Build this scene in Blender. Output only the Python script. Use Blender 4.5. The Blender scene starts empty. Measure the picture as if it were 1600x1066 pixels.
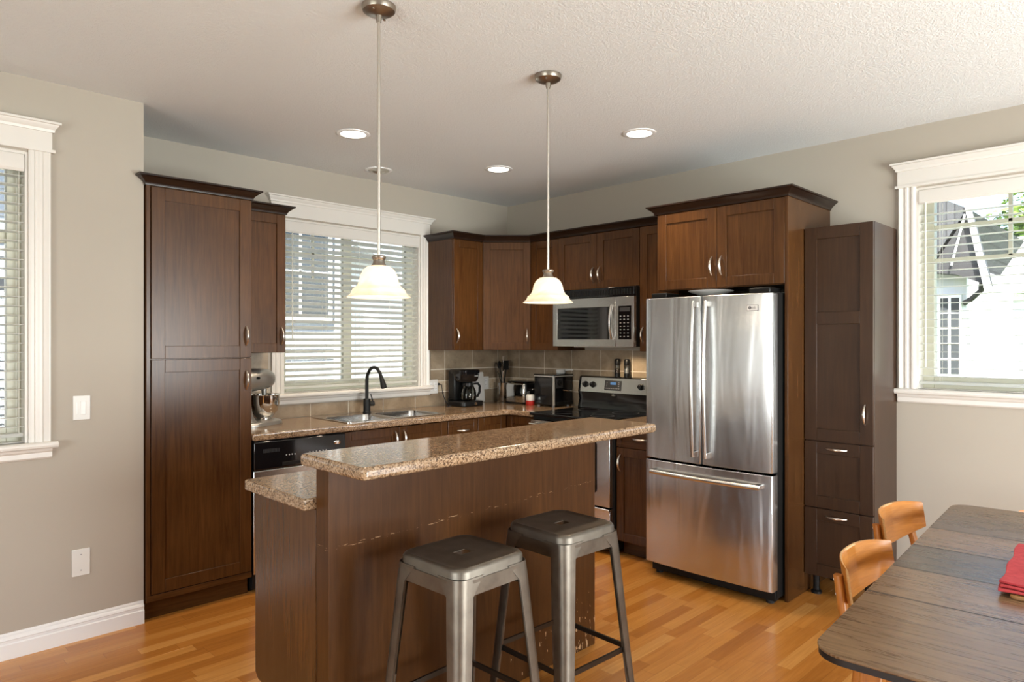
import bpy, bmesh, math, random
from mathutils import Vector, Matrix
random.seed(7)
PI = math.pi
R = math.radians
SC = bpy.context.scene
COL = SC.collection

# ------------------------------------------------------------------ camera, world, light, exposure
cd = bpy.data.cameras.new('camera'); cam = bpy.data.objects.new('camera', cd); COL.objects.link(cam)
cd.lens = 24.0; cd.sensor_width = 36.0; cd.clip_start = 0.05; cd.clip_end = 300
cam.location = (-4.356, -4.429, 1.446)
cam.rotation_euler = (R(90), 0, R(45.098 - 90))
SC.camera = cam

vs = SC.view_settings
vs.view_transform = 'Standard'; vs.look = 'None'; vs.gamma = 1.0; vs.use_curve_mapping = False
vs.exposure = 0.50
SC.cycles.use_denoising = True
SC.cycles.max_bounces = 10; SC.cycles.diffuse_bounces = 5; SC.cycles.glossy_bounces = 5
SC.cycles.transparent_max_bounces = 16; SC.cycles.transmission_bounces = 6
SC.cycles.sample_clamp_indirect = 4.0
SC.cycles.caustics_reflective = False; SC.cycles.caustics_refractive = False

W = bpy.data.worlds.new('sky'); SC.world = W; W.use_nodes = True
wn = W.node_tree; wn.nodes.clear()
wo = wn.nodes.new('ShaderNodeOutputWorld'); wb = wn.nodes.new('ShaderNodeBackground')
sk = wn.nodes.new('ShaderNodeTexSky'); sk.sky_type = 'NISHITA'; sk.sun_disc = False
sk.sun_elevation = R(52); sk.sun_rotation = R(250); sk.dust_density = 2.0
wb.inputs['Strength'].default_value = 0.55
wn.links.new(sk.outputs[0], wb.inputs[0]); wn.links.new(wb.outputs[0], wo.inputs[0])

def light(name, kind, loc, energy, color=(1, 1, 1), rot=(0, 0, 0), **kw):
    d = bpy.data.lights.new(name, kind); o = bpy.data.objects.new(name, d); COL.objects.link(o)
    o.location = loc; o.rotation_euler = rot; d.energy = energy; d.color = color
    for k, v in kw.items(): setattr(d, k, v)
    return o
light('sun', 'SUN', (-20, -12, 30), 19.0, (1, .96, .90), (Vector((.55, .36, -.75)).to_track_quat('-Z', 'Y').to_euler()), angle=R(.6))
# area lamps added as daylight fill at unseen openings behind the camera, tilted up
light('daylight_fill_rear', 'AREA', (-1.9, -7.06, 1.2), 255, (.955, .98, 1), (R(112), 0, 0), shape='RECTANGLE', size=2.8, size_y=2.1)
light('daylight_fill_lounge', 'AREA', (-7.28, -3.6, 1.45), 92, (.95, .975, 1), (R(116), 0, R(-90)), shape='RECTANGLE', size=2.6, size_y=1.7)

# ------------------------------------------------------------------ materials
MAT = {}
class NT:
    def __init__(s, name):
        s.m = bpy.data.materials.new(name); s.m.use_nodes = True; s.t = s.m.node_tree; s.t.nodes.clear()
        s.out = s.n('ShaderNodeOutputMaterial')
        MAT[name] = s.m
    def n(s, typ, props=None, **ins):
        nd = s.t.nodes.new(typ)
        for k, v in (props or {}).items(): setattr(nd, k, v)
        for k, v in ins.items():
            key = k.replace('_', ' ')
            inp = nd.inputs[int(k[1:])] if (k[0] == 'i' and k[1:].isdigit()) else nd.inputs[key]
            if isinstance(v, bpy.types.NodeSocket): s.t.links.new(v, inp)
            else: inp.default_value = v
        return nd
    def math(s, op, a, b=0.0, c=0.0):
        return s.n('ShaderNodeMath', {'operation': op}, i0=a, i1=b, i2=c).outputs[0]
    def ramp(s, fac, stops, interp='LINEAR'):
        nd = s.n('ShaderNodeValToRGB', None, Fac=fac); cr = nd.color_ramp; cr.interpolation = interp
        while len(cr.elements) > 1: cr.elements.remove(cr.elements[-1])
        for i, (p, c) in enumerate(stops):
            e = cr.elements[0] if i == 0 else cr.elements.new(p)
            e.position = p; e.color = (*c, 1) if len(c) == 3 else c
        return nd.outputs[0]
    def mix(s, fac, a, b, mode='MIX'):
        nd = s.n('ShaderNodeMix', {'data_type': 'RGBA', 'blend_type': mode})
        for i, v in ((0, fac), (6, a), (7, b)):
            if isinstance(v, bpy.types.NodeSocket): s.t.links.new(v, nd.inputs[i])
            else: nd.inputs[i].default_value = (*v, 1) if isinstance(v, tuple) and len(v) == 3 else v
        return nd.outputs[2]
    def coords(s, scale=(1, 1, 1), kind='Object', rand=False):
        tc = s.n('ShaderNodeTexCoord')
        v = tc.outputs[kind]
        if rand:
            oi = s.n('ShaderNodeObjectInfo')
            r = s.math('MULTIPLY', oi.outputs['Random'], 37.0)
            v = s.n('ShaderNodeVectorMath', {'operation': 'ADD'}, i0=v, i1=s.n('ShaderNodeCombineXYZ', None, X=r, Y=r, Z=r).outputs[0]).outputs[0]
        return s.n('ShaderNodeMapping', None, Vector=v, Scale=scale).outputs[0]
    def noise(s, v, scale, detail=4, rough=.5, dist=0):
        return s.n('ShaderNodeTexNoise', None, Vector=v, Scale=scale, Detail=detail, Roughness=rough, Distortion=dist).outputs['Fac']
    def bump(s, h, strength=.2, dist=.01):
        return s.n('ShaderNodeBump', None, Height=h, Strength=strength, Distance=dist).outputs[0]
    def pbr(s, base, rough=.5, metal=0, **kw):
        b = s.n('ShaderNodeBsdfPrincipled')
        for k, v in dict(Base_Color=base, Roughness=rough, Metallic=metal, **kw).items():
            inp = b.inputs[k.replace('_', ' ')]
            if isinstance(v, bpy.types.NodeSocket): s.t.links.new(v, inp)
            else: inp.default_value = (*v, 1) if isinstance(v, tuple) and len(v) == 3 else v
        s.t.links.new(b.outputs[0], s.out.inputs[0]); return b

def plain(name, col, rough=.5, metal=0, **kw):
    t = NT(name); t.pbr(col, rough, metal, **kw); return t.m

def wood_espresso(name, sc, dark, light_, rough=.27):
    t = NT(name); v = t.coords(sc, rand=True)
    n1 = t.noise(v, 3.0, 6, .62, .6); n2 = t.noise(t.coords((1.5, 1.5, 1.5), rand=True), 2.0, 3)
    f = t.math('ADD', t.math('MULTIPLY', n1, .65), t.math('MULTIPLY', n2, .35))
    c = t.ramp(f, [(.30, dark), (.68, light_)])
    t.pbr(c, rough, 0, Normal=t.bump(n1, .03, .002), Specular_IOR_Level=.35)
    return t.m
DK, LT = (.040, .0148, .0042), (.100, .0410, .0118)
wood_espresso('wood_v', (22, 22, 1.3), DK, LT)
wood_espresso('wood_h', (1.6, 1.6, 26), DK, LT)
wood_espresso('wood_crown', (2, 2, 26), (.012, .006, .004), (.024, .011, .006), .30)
wood_espresso('wood_grey', (24, 24, 1.2), (.027, .0122, .0058), (.055, .0260, .0120), .34)

# island panel: same wood with chipped edges near the floor and scuffs at stool height
t = NT('wood_island'); v = t.coords((20, 20, 1.2)); n1 = t.noise(v, 3.0, 6, .62, .6); n2 = t.noise(t.coords((1.4, 1.4, 1.4)), 2.0, 3)
c = t.ramp(t.math('ADD', t.math('MULTIPLY', n1, .6), t.math('MULTIPLY', n2, .4)), [(.30, (.037, .0130, .0030)), (.68, (.083, .0325, .0085))])
gp = t.n('ShaderNodeNewGeometry').outputs['Position']; sx = t.n('ShaderNodeSeparateXYZ', None, Vector=gp)
chipn = t.noise(t.coords((60, 60, 22)), 1.0, 2)
lowm = t.math('MULTIPLY', t.n('ShaderNodeMapRange', None, Value=sx.outputs[2], From_Min=.42, From_Max=.05, To_Min=0, To_Max=1).outputs[0],
              t.n('ShaderNodeMapRange', None, Value=sx.outputs[0], From_Min=-2.5, From_Max=-1.95, To_Min=.2, To_Max=1).outputs[0])
thr = t.math('SUBTRACT', .80, t.math('MULTIPLY', lowm, .22))
chip = t.math('GREATER_THAN', chipn, thr)
zz = t.math('ADD', sx.outputs[2], t.math('MULTIPLY', t.math('ADD', sx.outputs[0], 2.6), -.02))
band = t.math('LESS_THAN', t.math('ABSOLUTE', t.math('SUBTRACT', zz, .765)), .006)
scr = t.math('MULTIPLY', band, t.math('GREATER_THAN', t.noise(t.coords((9, 9, 60)), 3.0, 4, .7), .61))
cm = t.math('MINIMUM', t.math('ADD', chip, t.math('MULTIPLY', scr, .7)), 1.0)
t.pbr(t.mix(cm, c, (.42, .27, .15)), .36, 0, Specular_IOR_Level=.22)

# speckled laminate
t = NT('granite'); v = t.coords()
a = t.n('ShaderNodeTexVoronoi', {'feature': 'F1'}, Vector=v, Scale=230.0).outputs['Color']
ax = t.n('ShaderNodeSeparateColor', None, Color=a).outputs[0]
b = t.noise(v, 95.0, 5, .7); f = t.math('ADD', t.math('MULTIPLY', ax, .36), t.math('MULTIPLY', b, .64))
c = t.ramp(f, [(.26, (.035, .024, .016)), (.37, (.12, .075, .045)), (.47, (.27, .18, .108)), (.58, (.37, .265, .17)), (.74, (.46, .37, .27))])
big = t.noise(v, 9.0, 3)
c = t.mix(.35, c, t.ramp(big, [(.3, (.30, .22, .15)), (.7, (.55, .46, .36))]), 'OVERLAY')
t.pbr(c, .11, 0, Specular_IOR_Level=.6)

# brushed steel
def brushed(name, col, rough, scale, aniso=.75, wave=.5):
    t = NT(name); n = t.noise(t.coords(scale), 1.0, 3, .6)
    nn = t.n('ShaderNodeNewGeometry').outputs['True Normal']; tg = t.n('ShaderNodeVectorMath', {'operation': 'CROSS_PRODUCT'}, i0=nn, i1=(0.0, 0.0, 1.0)).outputs[0]; tg = t.n('ShaderNodeVectorMath', {'operation': 'NORMALIZE'}, i0=tg).outputs[0]
    w = t.noise(t.coords((7, 7, .9)), 1.0, 2, .5, .6)
    t.pbr(col, rough, 1.0, Anisotropic=aniso, Tangent=tg, Normal=t.bump(w, wave, .02))
    return t.m
brushed('steel', (.63, .645, .655), .25, (2, 2, 420))
brushed('steel_small', (.64, .63, .61), .26, (2, 2, 500), .4, .0)
plain('steel_bright', (.8, .8, .79), .38, .7)
plain('chrome', (.75, .74, .72), .09, 1.0)
plain('sink_steel', (.56, .56, .55), .22, 1.0)
plain('nickel', (.80, .75, .68), .28, 1.0)
plain('pewter', (.34, .30, .255), .34, 1.0)
plain('rod_nickel', (.62, .59, .54), .30, 1.0)
t = NT('gunmetal'); n = t.noise(t.coords((6, 6, 6)), 2.0, 4, .6)
t.pbr(t.ramp(n, [(.3, (.150, .132, .108)), (.7, (.225, .20, .165))]), t.math('ADD', .40, t.math('MULTIPLY', n, .12)), 1.0)
plain('gunmetal_dark', (.075, .066, .056), .4, 1.0)
plain('black_gloss', (.006, .006, .007), .08)
plain('black_glass', (.004, .004, .005), .04, Specular_IOR_Level=.7)
plain('black_plastic', (.006, .006, .006), .36, Specular_IOR_Level=.3)
plain('black_matte', (.007, .007, .0068), .5, Specular_IOR_Level=.3)
plain('dark_grey', (.035, .035, .037), .4)
plain('rubber', (.01, .01, .01), .7)
plain('grey_print', (.35, .35, .35), .5)
plain('white_plastic', (.72, .71, .68), .35)
plain('white_gloss', (.86, .86, .85), .15)
plain('trim_white', (.72, .69, .645), .35)
plain('baseboard_white', (.80, .80, .80), .32)
plain('vinyl_almond', (.60, .585, .475), .4)
t = NT('slat_white'); b_ = t.pbr((.88, .89, .87), .42, 0); tr_ = t.n('ShaderNodeBsdfTranslucent', None, Color=(.94, .955, .93, 1))
mx = t.n('ShaderNodeMixShader', None, i0=.66, i1=b_.outputs[0], i2=tr_.outputs[0]); t.t.links.new(mx.outputs[0], t.out.inputs[0])
plain('cord_white', (.72, .72, .66), .6)
plain('mixer_silver', (.50, .485, .455), .33, .85)
plain('red_plastic', (.45, .02, .015), .35)
plain('display_blue', (.02, .05, .11), .1, Emission_Color=(.25, .5, .9, 1), Emission_Strength=.25)
plain('ceramic', (.82, .81, .79), .12)
plain('salt', (.8, .78, .75), .6); plain('pepper', (.05, .035, .025), .7)

# thin clear glass
t = NT('pane'); fr = t.n('ShaderNodeFresnel', None, IOR=1.45).outputs[0]
mx = t.n('ShaderNodeMixShader', None, i0=fr, i1=t.n('ShaderNodeBsdfTransparent', None, Color=(.97, .98, .97, 1)).outputs[0],
         i2=t.n('ShaderNodeBsdfGlossy', None, Roughness=.01).outputs[0])
t.t.links.new(mx.outputs[0], t.out.inputs[0])
t = NT('clear_glass'); fr = t.n('ShaderNodeLayerWeight', None, Blend=.25).outputs['Fresnel']
mx = t.n('ShaderNodeMixShader', None, i0=fr, i1=t.n('ShaderNodeBsdfTransparent', None, Color=(.82, .82, .80, 1)).outputs[0],
         i2=t.n('ShaderNodeBsdfGlossy', None, Roughness=.03).outputs[0])
t.t.links.new(mx.outputs[0], t.out.inputs[0])

# lit frosted alabaster shade
t = NT('shade_glass'); n = t.noise(t.coords((1, 1, 1)), 14.0, 4, .6, 1.2)
col = t.ramp(n, [(.3, (.95, .84, .68)), (.7, (1, .95, .87))])
d = t.n('ShaderNodeBsdfDiffuse', None, Color=col); tr = t.n('ShaderNodeBsdfTranslucent', None, Color=col)
m1 = t.n('ShaderNodeMixShader', None, i0=.6, i1=d.outputs[0], i2=tr.outputs[0])
gl = t.n('ShaderNodeBsdfGlossy', None, Roughness=.25); m2 = t.n('ShaderNodeMixShader', None, i0=.06, i1=m1.outputs[0], i2=gl.outputs[0])
em = t.n('ShaderNodeEmission', None, Color=col, Strength=.08)
ad = t.n('ShaderNodeAddShader', None, i0=m2.outputs[0], i1=em.outputs[0]); t.t.links.new(ad.outputs[0], t.out.inputs[0])
t = NT('bulb'); em = t.n('ShaderNodeEmission', None, Color=(1, .86, .66, 1), Strength=9.0); t.t.links.new(em.outputs[0], t.out.inputs[0])
t = NT('downlight_lens'); em = t.n('ShaderNodeEmission', None, Color=(1, .93, .82, 1), Strength=5.0); t.t.links.new(em.outputs[0], t.out.inputs[0])

# painted walls, ceiling
t = NT('wall_paint'); n = t.noise(t.coords(kind='Object'), 260.0, 2)
t.pbr((.430, .386, .326), .62, 0, Normal=t.bump(n, .05, .002), Specular_IOR_Level=.3)
t = NT('ceiling_paint'); v = t.coords()
n1 = t.noise(v, 95.0, 3, .65, .1); n2 = t.noise(v, 190.0, 3, .6)
h = t.math('ADD', t.ramp(n1, [(.44, (0, 0, 0)), (.58, (1, 1, 1))]), t.math('MULTIPLY', n2, .4))
t.pbr((.755, .77, .77), .8, 0, Normal=t.bump(h, .40, .004), Specular_IOR_Level=.2)

# strip floor, boards along X
t = NT('floor_oak'); gp = t.n('ShaderNodeTexCoord').outputs['Object']; s_ = t.n('ShaderNodeSeparateXYZ', None, Vector=gp)
Wd, Ln = .066, .52
ry = t.math('DIVIDE', s_.outputs[1], Wd); row = t.math('FLOOR', ry); fy = t.math('FRACT', ry)
wr = t.n('ShaderNodeTexWhiteNoise', {'noise_dimensions': '1D'}, W=row).outputs['Value']
rx = t.math('ADD', t.math('DIVIDE', s_.outputs[0], Ln), t.math('MULTIPLY', wr, 9.0)); colm = t.math('FLOOR', rx); fx = t.math('FRACT', rx)
idv = t.n('ShaderNodeCombineXYZ', None, X=row, Y=colm).outputs[0]
wid = t.n('ShaderNodeTexWhiteNoise', {'noise_dimensions': '2D'}, Vector=idv).outputs['Value']
gv = t.n('ShaderNodeCombineXYZ', None, X=t.math('ADD', t.math('MULTIPLY', s_.outputs[0], 2.2), t.math('MULTIPLY', wid, 50.0)), Y=t.math('MULTIPLY', s_.outputs[1], 38.0), Z=t.math('MULTIPLY', wid, 20.0)).outputs[0]
g = t.noise(gv, 1.6, 5, .6, .8)
base = t.ramp(wid, [(0, (.38, .142, .024)), (.25, (.46, .180, .033)), (.6, (.51, .212, .043)), (.85, (.55, .245, .056)), (1, (.60, .290, .080))])
c = t.mix(.55, base, t.ramp(g, [(.25, (.60, .54, .46)), (.65, (1, 1, 1))]), 'MULTIPLY')
ey = t.math('MINIMUM', fy, t.math('SUBTRACT', 1.0, fy)); ex = t.math('MINIMUM', fx, t.math('SUBTRACT', 1.0, fx))
seam = t.math('MAXIMUM', t.math('LESS_THAN', ey, .012), t.math('LESS_THAN', ex, .0022))
c = t.mix(t.math('MULTIPLY', seam, .45), c, (.16, .06, .016))
t.pbr(c, t.math('ADD', .20, t.math('MULTIPLY', g, .10)), 0, Normal=t.bump(t.math('SUBTRACT', 1.0, seam), .06, .002), Specular_IOR_Level=.45)

def tilemat(name, c0, c1, c2, sc):
    t = NT(name); v = t.coords(); n = t.noise(v, sc, 5, .65, .4); n2 = t.noise(v, 2.1, 2)
    c = t.ramp(t.math('ADD', t.math('MULTIPLY', n, .7), t.math('MULTIPLY', n2, .3)), [(.32, c0), (.5, c1), (.68, c2)])
    t.pbr(c, .34, 0, Normal=t.bump(n, .05, .003)); return t.m
tilemat('tile', (.17, .122, .078), (.29, .222, .150), (.42, .335, .24), 6.0)
tilemat('tile_band', (.34, .25, .155), (.50, .40, .28), (.62, .52, .39), 24.0)
plain('grout', (.76, .70, .60), .8)

# oak chairs and table
def oakmat(name, sc, c0, c1, rough):
    t = NT(name); v = t.coords(sc); n = t.noise(v, 3.0, 6, .65, .7)
    t.pbr(t.ramp(n, [(.3, c0), (.7, c1)]), rough, 0, Normal=t.bump(n, .05, .002)); return t.m
oakmat('oak_back', (2.0, 6, 26), (.34, .115, .016), (.50, .195, .036), .30)
oakmat('oak_leg', (22, 22, 2), (.31, .10, .014), (.48, .18, .034), .34)
oakmat('oak_edge', (4, 4, 60), (.50, .27, .10), (.66, .42, .20), .5)
t = NT('table_oak'); gp = t.n('ShaderNodeTexCoord').outputs['Object']; s_ = t.n('ShaderNodeSeparateXYZ', None, Vector=gp)
bd = t.math('FLOOR', t.math('DIVIDE', t.math('SUBTRACT', s_.outputs[0], .20), .29))
rb = t.math('MULTIPLY', t.math('ADD', bd, 1.0), .125)
gv = t.n('ShaderNodeCombineXYZ', None, X=t.math('MULTIPLY', s_.outputs[0], 34.0), Y=t.math('ADD', t.math('MULTIPLY', s_.outputs[1], 2.4), t.math('MULTIPLY', rb, 30.0)), Z=0.0).outputs[0]
g = t.noise(gv, 1.5, 7, .68, 1.4)
c = t.ramp(g, [(.26, (.050, .029, .016)), (.42, (.135, .078, .040)), (.60, (.225, .140, .075)), (.8, (.30, .20, .12))])
c = t.mix(.85, c, t.ramp(rb, [(0, (1.0, .96, .88)), (.10, (.95, .90, .82)), (.22, (1, .93, .85)), (.34, (.40, .42, .45)), (.47, (.95, .86, .82)), (.60, (.45, .43, .42)), (.74, (.6, .58, .55))], 'CONSTANT'), 'MULTIPLY')
t.pbr(c, t.math('ADD', .22, t.math('MULTIPLY', g, .12)), 0, Normal=t.bump(g, .08, .002))
plain('table_edge', (.009, .006, .005), .45)
t = NT('red_cloth'); v = t.coords(); wv = t.n('ShaderNodeTexWave', {'bands_direction': 'X'}, Vector=v, Scale=180.0).outputs['Fac']
wv2 = t.n('ShaderNodeTexWave', {'bands_direction': 'Y'}, Vector=v, Scale=180.0).outputs['Fac']
t.pbr(t.ramp(t.noise(v, 60.0, 3), [(.3, (.38, .028, .035)), (.7, (.50, .05, .055))]), .9, 0, Normal=t.bump(t.math('ADD', wv, wv2), .3, .001))
oakmat('board_oak', (4, 30, 30), (.22, .10, .03), (.36, .18, .06), .45)

# outside
plain('siding_grey', (.29, .305, .32), .6)
plain('siding_white', (.74, .75, .76), .55)
plain('outside_trim', (.78, .78, .76), .5)
plain('outside_glass', (.05, .055, .06), .06)
t = NT('shingle'); bk = t.n('ShaderNodeTexBrick', None, Vector=t.coords((1, 1, 1)), Scale=3.0, Color1=(.045, .047, .05, 1), Color2=(.07, .072, .078, 1), Mortar=(.02, .02, .022, 1))
t.pbr(bk.outputs[0], .85)
t = NT('roof_green'); bk = t.n('ShaderNodeTexBrick', None, Vector=t.coords((1, 1, 1)), Scale=2.0, Color1=(.40, .43, .36, 1), Color2=(.50, .53, .45, 1), Mortar=(.28, .30, .26, 1))
t.pbr(bk.outputs[0], .85)
plain('soffit_dark', (.028, .027, .028), .6)
t = NT('lawn'); t.pbr(t.ramp(t.noise(t.coords(), 3.0, 5), [(.3, (.06, .10, .025)), (.7, (.14, .20, .06))]), .9)
t = NT('hill_green'); t.pbr(t.ramp(t.noise(t.coords(), .35, 6, .7), [(.3, (.10, .16, .06)), (.7, (.26, .33, .15))]), .95)
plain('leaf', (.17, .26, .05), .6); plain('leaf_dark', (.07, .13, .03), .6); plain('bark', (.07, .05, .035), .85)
plain('concrete', (.74, .73, .70), .85)

# ------------------------------------------------------------------ mesh helpers
class MB:
    def __init__(s): s.b = bmesh.new(); s.mi = 0
    def face(s, vs):
        try:
            f = s.b.faces.new(vs); f.material_index = s.mi; return f
        except ValueError: return None
    def v(s, p): return s.b.verts.new(p)
    def box(s, x0, y0, z0, x1, y1, z1, M=None):
        x0, x1 = sorted((x0, x1)); y0, y1 = sorted((y0, y1)); z0, z1 = sorted((z0, z1))
        P = [(x0, y0, z0), (x1, y0, z0), (x1, y1, z0), (x0, y1, z0), (x0, y0, z1), (x1, y0, z1), (x1, y1, z1), (x0, y1, z1)]
        vs = [s.v(M @ Vector(p) if M else p) for p in P]
        for q in ((3, 2, 1, 0), (4, 5, 6, 7), (0, 1, 5, 4), (1, 2, 6, 5), (2, 3, 7, 6), (3, 0, 4, 7)): s.face([vs[i] for i in q])
        return s
    def loft(s, rings, closed=True, cap0=True, cap1=True):
        rr = [[s.v(p) for p in r] for r in rings]; n = len(rr[0])
        for a, b in zip(rr, rr[1:]):
            for i in range(n if closed else n - 1):
                j = (i + 1) % n; s.face([a[i], a[j], b[j], b[i]])
        if cap0: s.face(rr[0][::-1])
        if cap1: s.face(rr[-1])
        return rr
    def cyl(s, p0, p1, r0, r1=None, n=20):
        return s.tube([p0, p1], [r0, r0 if r1 is None else r1], n)
    def tube(s, pts, rad, n=10, flat=None, up=None):
        pts = [Vector(p) for p in pts]; k = len(pts)
        if not isinstance(rad, (list, tuple)): rad = [rad] * k
        rings = []; prev = None
        for i, p in enumerate(pts):
            d = (pts[min(i + 1, k - 1)] - pts[max(i - 1, 0)]).normalized()
            if prev is None:
                u = Vector(up) if up else (Vector((0, 0, 1)) if abs(d.z) < .9 else Vector((1, 0, 0)))
            else: u = prev
            u = (u - d * u.dot(d)).normalized(); prev = u; w = d.cross(u)
            fl = flat if flat else 1
            rings.append([p + u * (math.cos(2 * PI * j / n) * rad[i]) + w * (math.sin(2 * PI * j / n) * rad[i] * fl) for j in range(n)])
        s.loft(rings); return s
    def lathe(s, prof, c=(0, 0, 0), n=36, M=None, closed_profile=False):
        c = Vector(c); rings = []
        for r, z in prof:
            ring = [Vector((max(r, 1e-4) * math.cos(2 * PI * j / n), max(r, 1e-4) * math.sin(2 * PI * j / n), z)) for j in range(n)]
            rings.append([(M @ p if M else p) + c for p in ring])
        s.loft(rings, cap0=prof[0][0] > 0, cap1=prof[-1][0] > 0) if not closed_profile else s.loft(rings + [rings[0]], cap0=False, cap1=False)
        return s
    def prism(s, poly, a0, a1, axis='z', M=None):
        def P(u, w, a):
            p = {'z': (u, w, a), 'x': (a, u, w), 'y': (u, a, w)}[axis]
            return M @ Vector(p) if M else Vector(p)
        r0 = [s.v(P(u, w, a0)) for u, w in poly]; r1 = [s.v(P(u, w, a1)) for u, w in poly]; n = len(poly)
        for i in range(n): s.face([r0[i], r0[(i + 1) % n], r1[(i + 1) % n], r1[i]])
        s.face(r0[::-1]); s.face(r1); return s
    def sweep(s, path, prof, z=0.0, closed=False):
        """profile (out, up) along a path in plan; 'out' is to the right of the direction of travel"""
        P = [Vector((p[0], p[1])) for p in path]; n = len(P); rings = []
        def nrm(a, b): d = (b - a).normalized(); return Vector((d.y, -d.x))
        for i in range(n):
            if closed: n0, n1 = nrm(P[i - 1], P[i]), nrm(P[i], P[(i + 1) % n])
            else:
                n0 = nrm(P[i - 1], P[i]) if i else nrm(P[0], P[1]); n1 = nrm(P[i], P[i + 1]) if i < n - 1 else n0
            m = (n0 + n1); m = m / max(m.dot(n0), 1e-6) if m.length > 1e-6 else n0
            rings.append([(P[i].x + m.x * o, P[i].y + m.y * o, z + u) for o, u in prof])
        if closed: rings.append(rings[0])
        s.loft(rings, cap0=not closed, cap1=not closed); return s
    def plate(s, outer, holes, z0, z1):
        lo = []
        for z in (z0, z1):
            tb = bmesh.new(); es = []
            for loop in [outer] + holes:
                vv = [tb.verts.new((x, y, z)) for x, y in loop]
                es += [tb.edges.new((vv[i], vv[(i + 1) % len(vv)])) for i in range(len(vv))]
            bmesh.ops.triangle_fill(tb, use_beauty=True, use_dissolve=True, edges=es)
            mp = {}
            for v_ in tb.verts: mp[v_] = s.v(v_.co)
            for f in tb.faces: s.face([mp[x] for x in f.verts])
            tb.free()
        for loop in [outer] + holes:
            n = len(loop); a = [s.v((x, y, z0)) for x, y in loop]; b = [s.v((x, y, z1)) for x, y in loop]
            for i in range(n): s.face([a[i], a[(i + 1) % n], b[(i + 1) % n], b[i]])
        bmesh.ops.remove_doubles(s.b, verts=s.b.verts, dist=1e-5); return s
    def build(s, name, mats, parent=None, bevel=0, seg=2, ang=32, smooth=True):
        bmesh.ops.recalc_face_normals(s.b, faces=s.b.faces)
        if smooth:
            for f in s.b.faces: f.smooth = True
            for e in s.b.edges:
                if len(e.link_faces) != 2 or e.calc_face_angle(0) > R(ang): e.smooth = False
        me = bpy.data.meshes.new(name); s.b.to_mesh(me); s.b.free()
        o = bpy.data.objects.new(name, me); COL.objects.link(o)
        for m in (mats if isinstance(mats, (list, tuple)) else [mats]): me.materials.append(MAT[m])
        if parent: o.parent = parent
        if bevel:
            md = o.modifiers.new('edge', 'BEVEL'); md.width = bevel; md.segments = seg; md.limit_method = 'ANGLE'; md.angle_limit = R(40); md.harden_normals = False
        return o
def tag(o, label=None, cat=None, group=None, kind=None):
    if label: o['label'] = label
    if cat: o['category'] = cat
    if group: o['group'] = group
    if kind: o['kind'] = kind
    return o
def thing(name, label, cat, loc=(0, 0, 0), rotz=0, group=None):
    o = bpy.data.objects.new(name, None); COL.objects.link(o); o.empty_display_size = .05
    o.location = loc; o.rotation_euler = (0, 0, rotz); return tag(o, label, cat, group)
def box(name, mat, parent, *a, bevel=.0015, **k):
    m = MB(); m.box(*a); return m.build(name, mat, parent, bevel=bevel, **k)
def copy_tree(o, parent=None):
    c = o.copy(); COL.objects.link(c); c.parent = parent
    for ch in list(o.children): copy_tree(ch, c)
    return c
def lettering(name, txt, size, parent, loc, rot, mat, depth=.0006):
    cu = bpy.data.curves.new(name, 'FONT'); cu.body = txt; cu.size = size; cu.extrude = depth; cu.align_x = 'CENTER'; cu.align_y = 'CENTER'
    tmp = bpy.data.objects.new(name, cu); COL.objects.link(tmp)
    dg = bpy.context.evaluated_depsgraph_get(); me = bpy.data.meshes.new_from_object(tmp.evaluated_get(dg))
    bpy.data.objects.remove(tmp); me.materials.clear(); me.materials.append(MAT[mat])
    o = bpy.data.objects.new(name, me); COL.objects.link(o); o.parent = parent; o.location = loc; o.rotation_euler = rot; return o
def rrect(x0, y0, x1, y1, r, n=6):
    out = []
    for cx, cy, a0 in ((x1 - r, y1 - r, 0), (x0 + r, y1 - r, 90), (x0 + r, y0 + r, 180), (x1 - r, y0 + r, 270)):
        for i in range(n + 1):
            a = R(a0 + 90 * i / n); out.append((cx + r * math.cos(a), cy + r * math.sin(a)))
    return out

# ------------------------------------------------------------------ room shell
HC = 2.668
def wall(name, mat, x0, x1, z0, z1, holes, thick, loc, rotz):
    """local: x along, y outward, holes (x0,x1,z0,z1)"""
    m = MB(); xs = sorted({x0, x1, *[h[0] for h in holes], *[h[1] for h in holes]}); zs = sorted({z0, z1, *[h[2] for h in holes], *[h[3] for h in holes]})
    for xa, xb in zip(xs, xs[1:]):
        for za, zb in zip(zs, zs[1:]):
            if any(h[0] - 1e-6 <= xa and xb <= h[1] + 1e-6 and h[2] - 1e-6 <= za and zb <= h[3] + 1e-6 for h in holes): continue
            m.box(xa, 0, za, xb, thick, zb)
    bmesh.ops.remove_doubles(m.b, verts=m.b.verts, dist=1e-5)
    o = m.build(name, mat, smooth=False); o.location = loc; o.rotation_euler = (0, 0, rotz); return tag(o, kind='structure')
XW, YS = -7.2, -7.0
TH = .16
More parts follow.
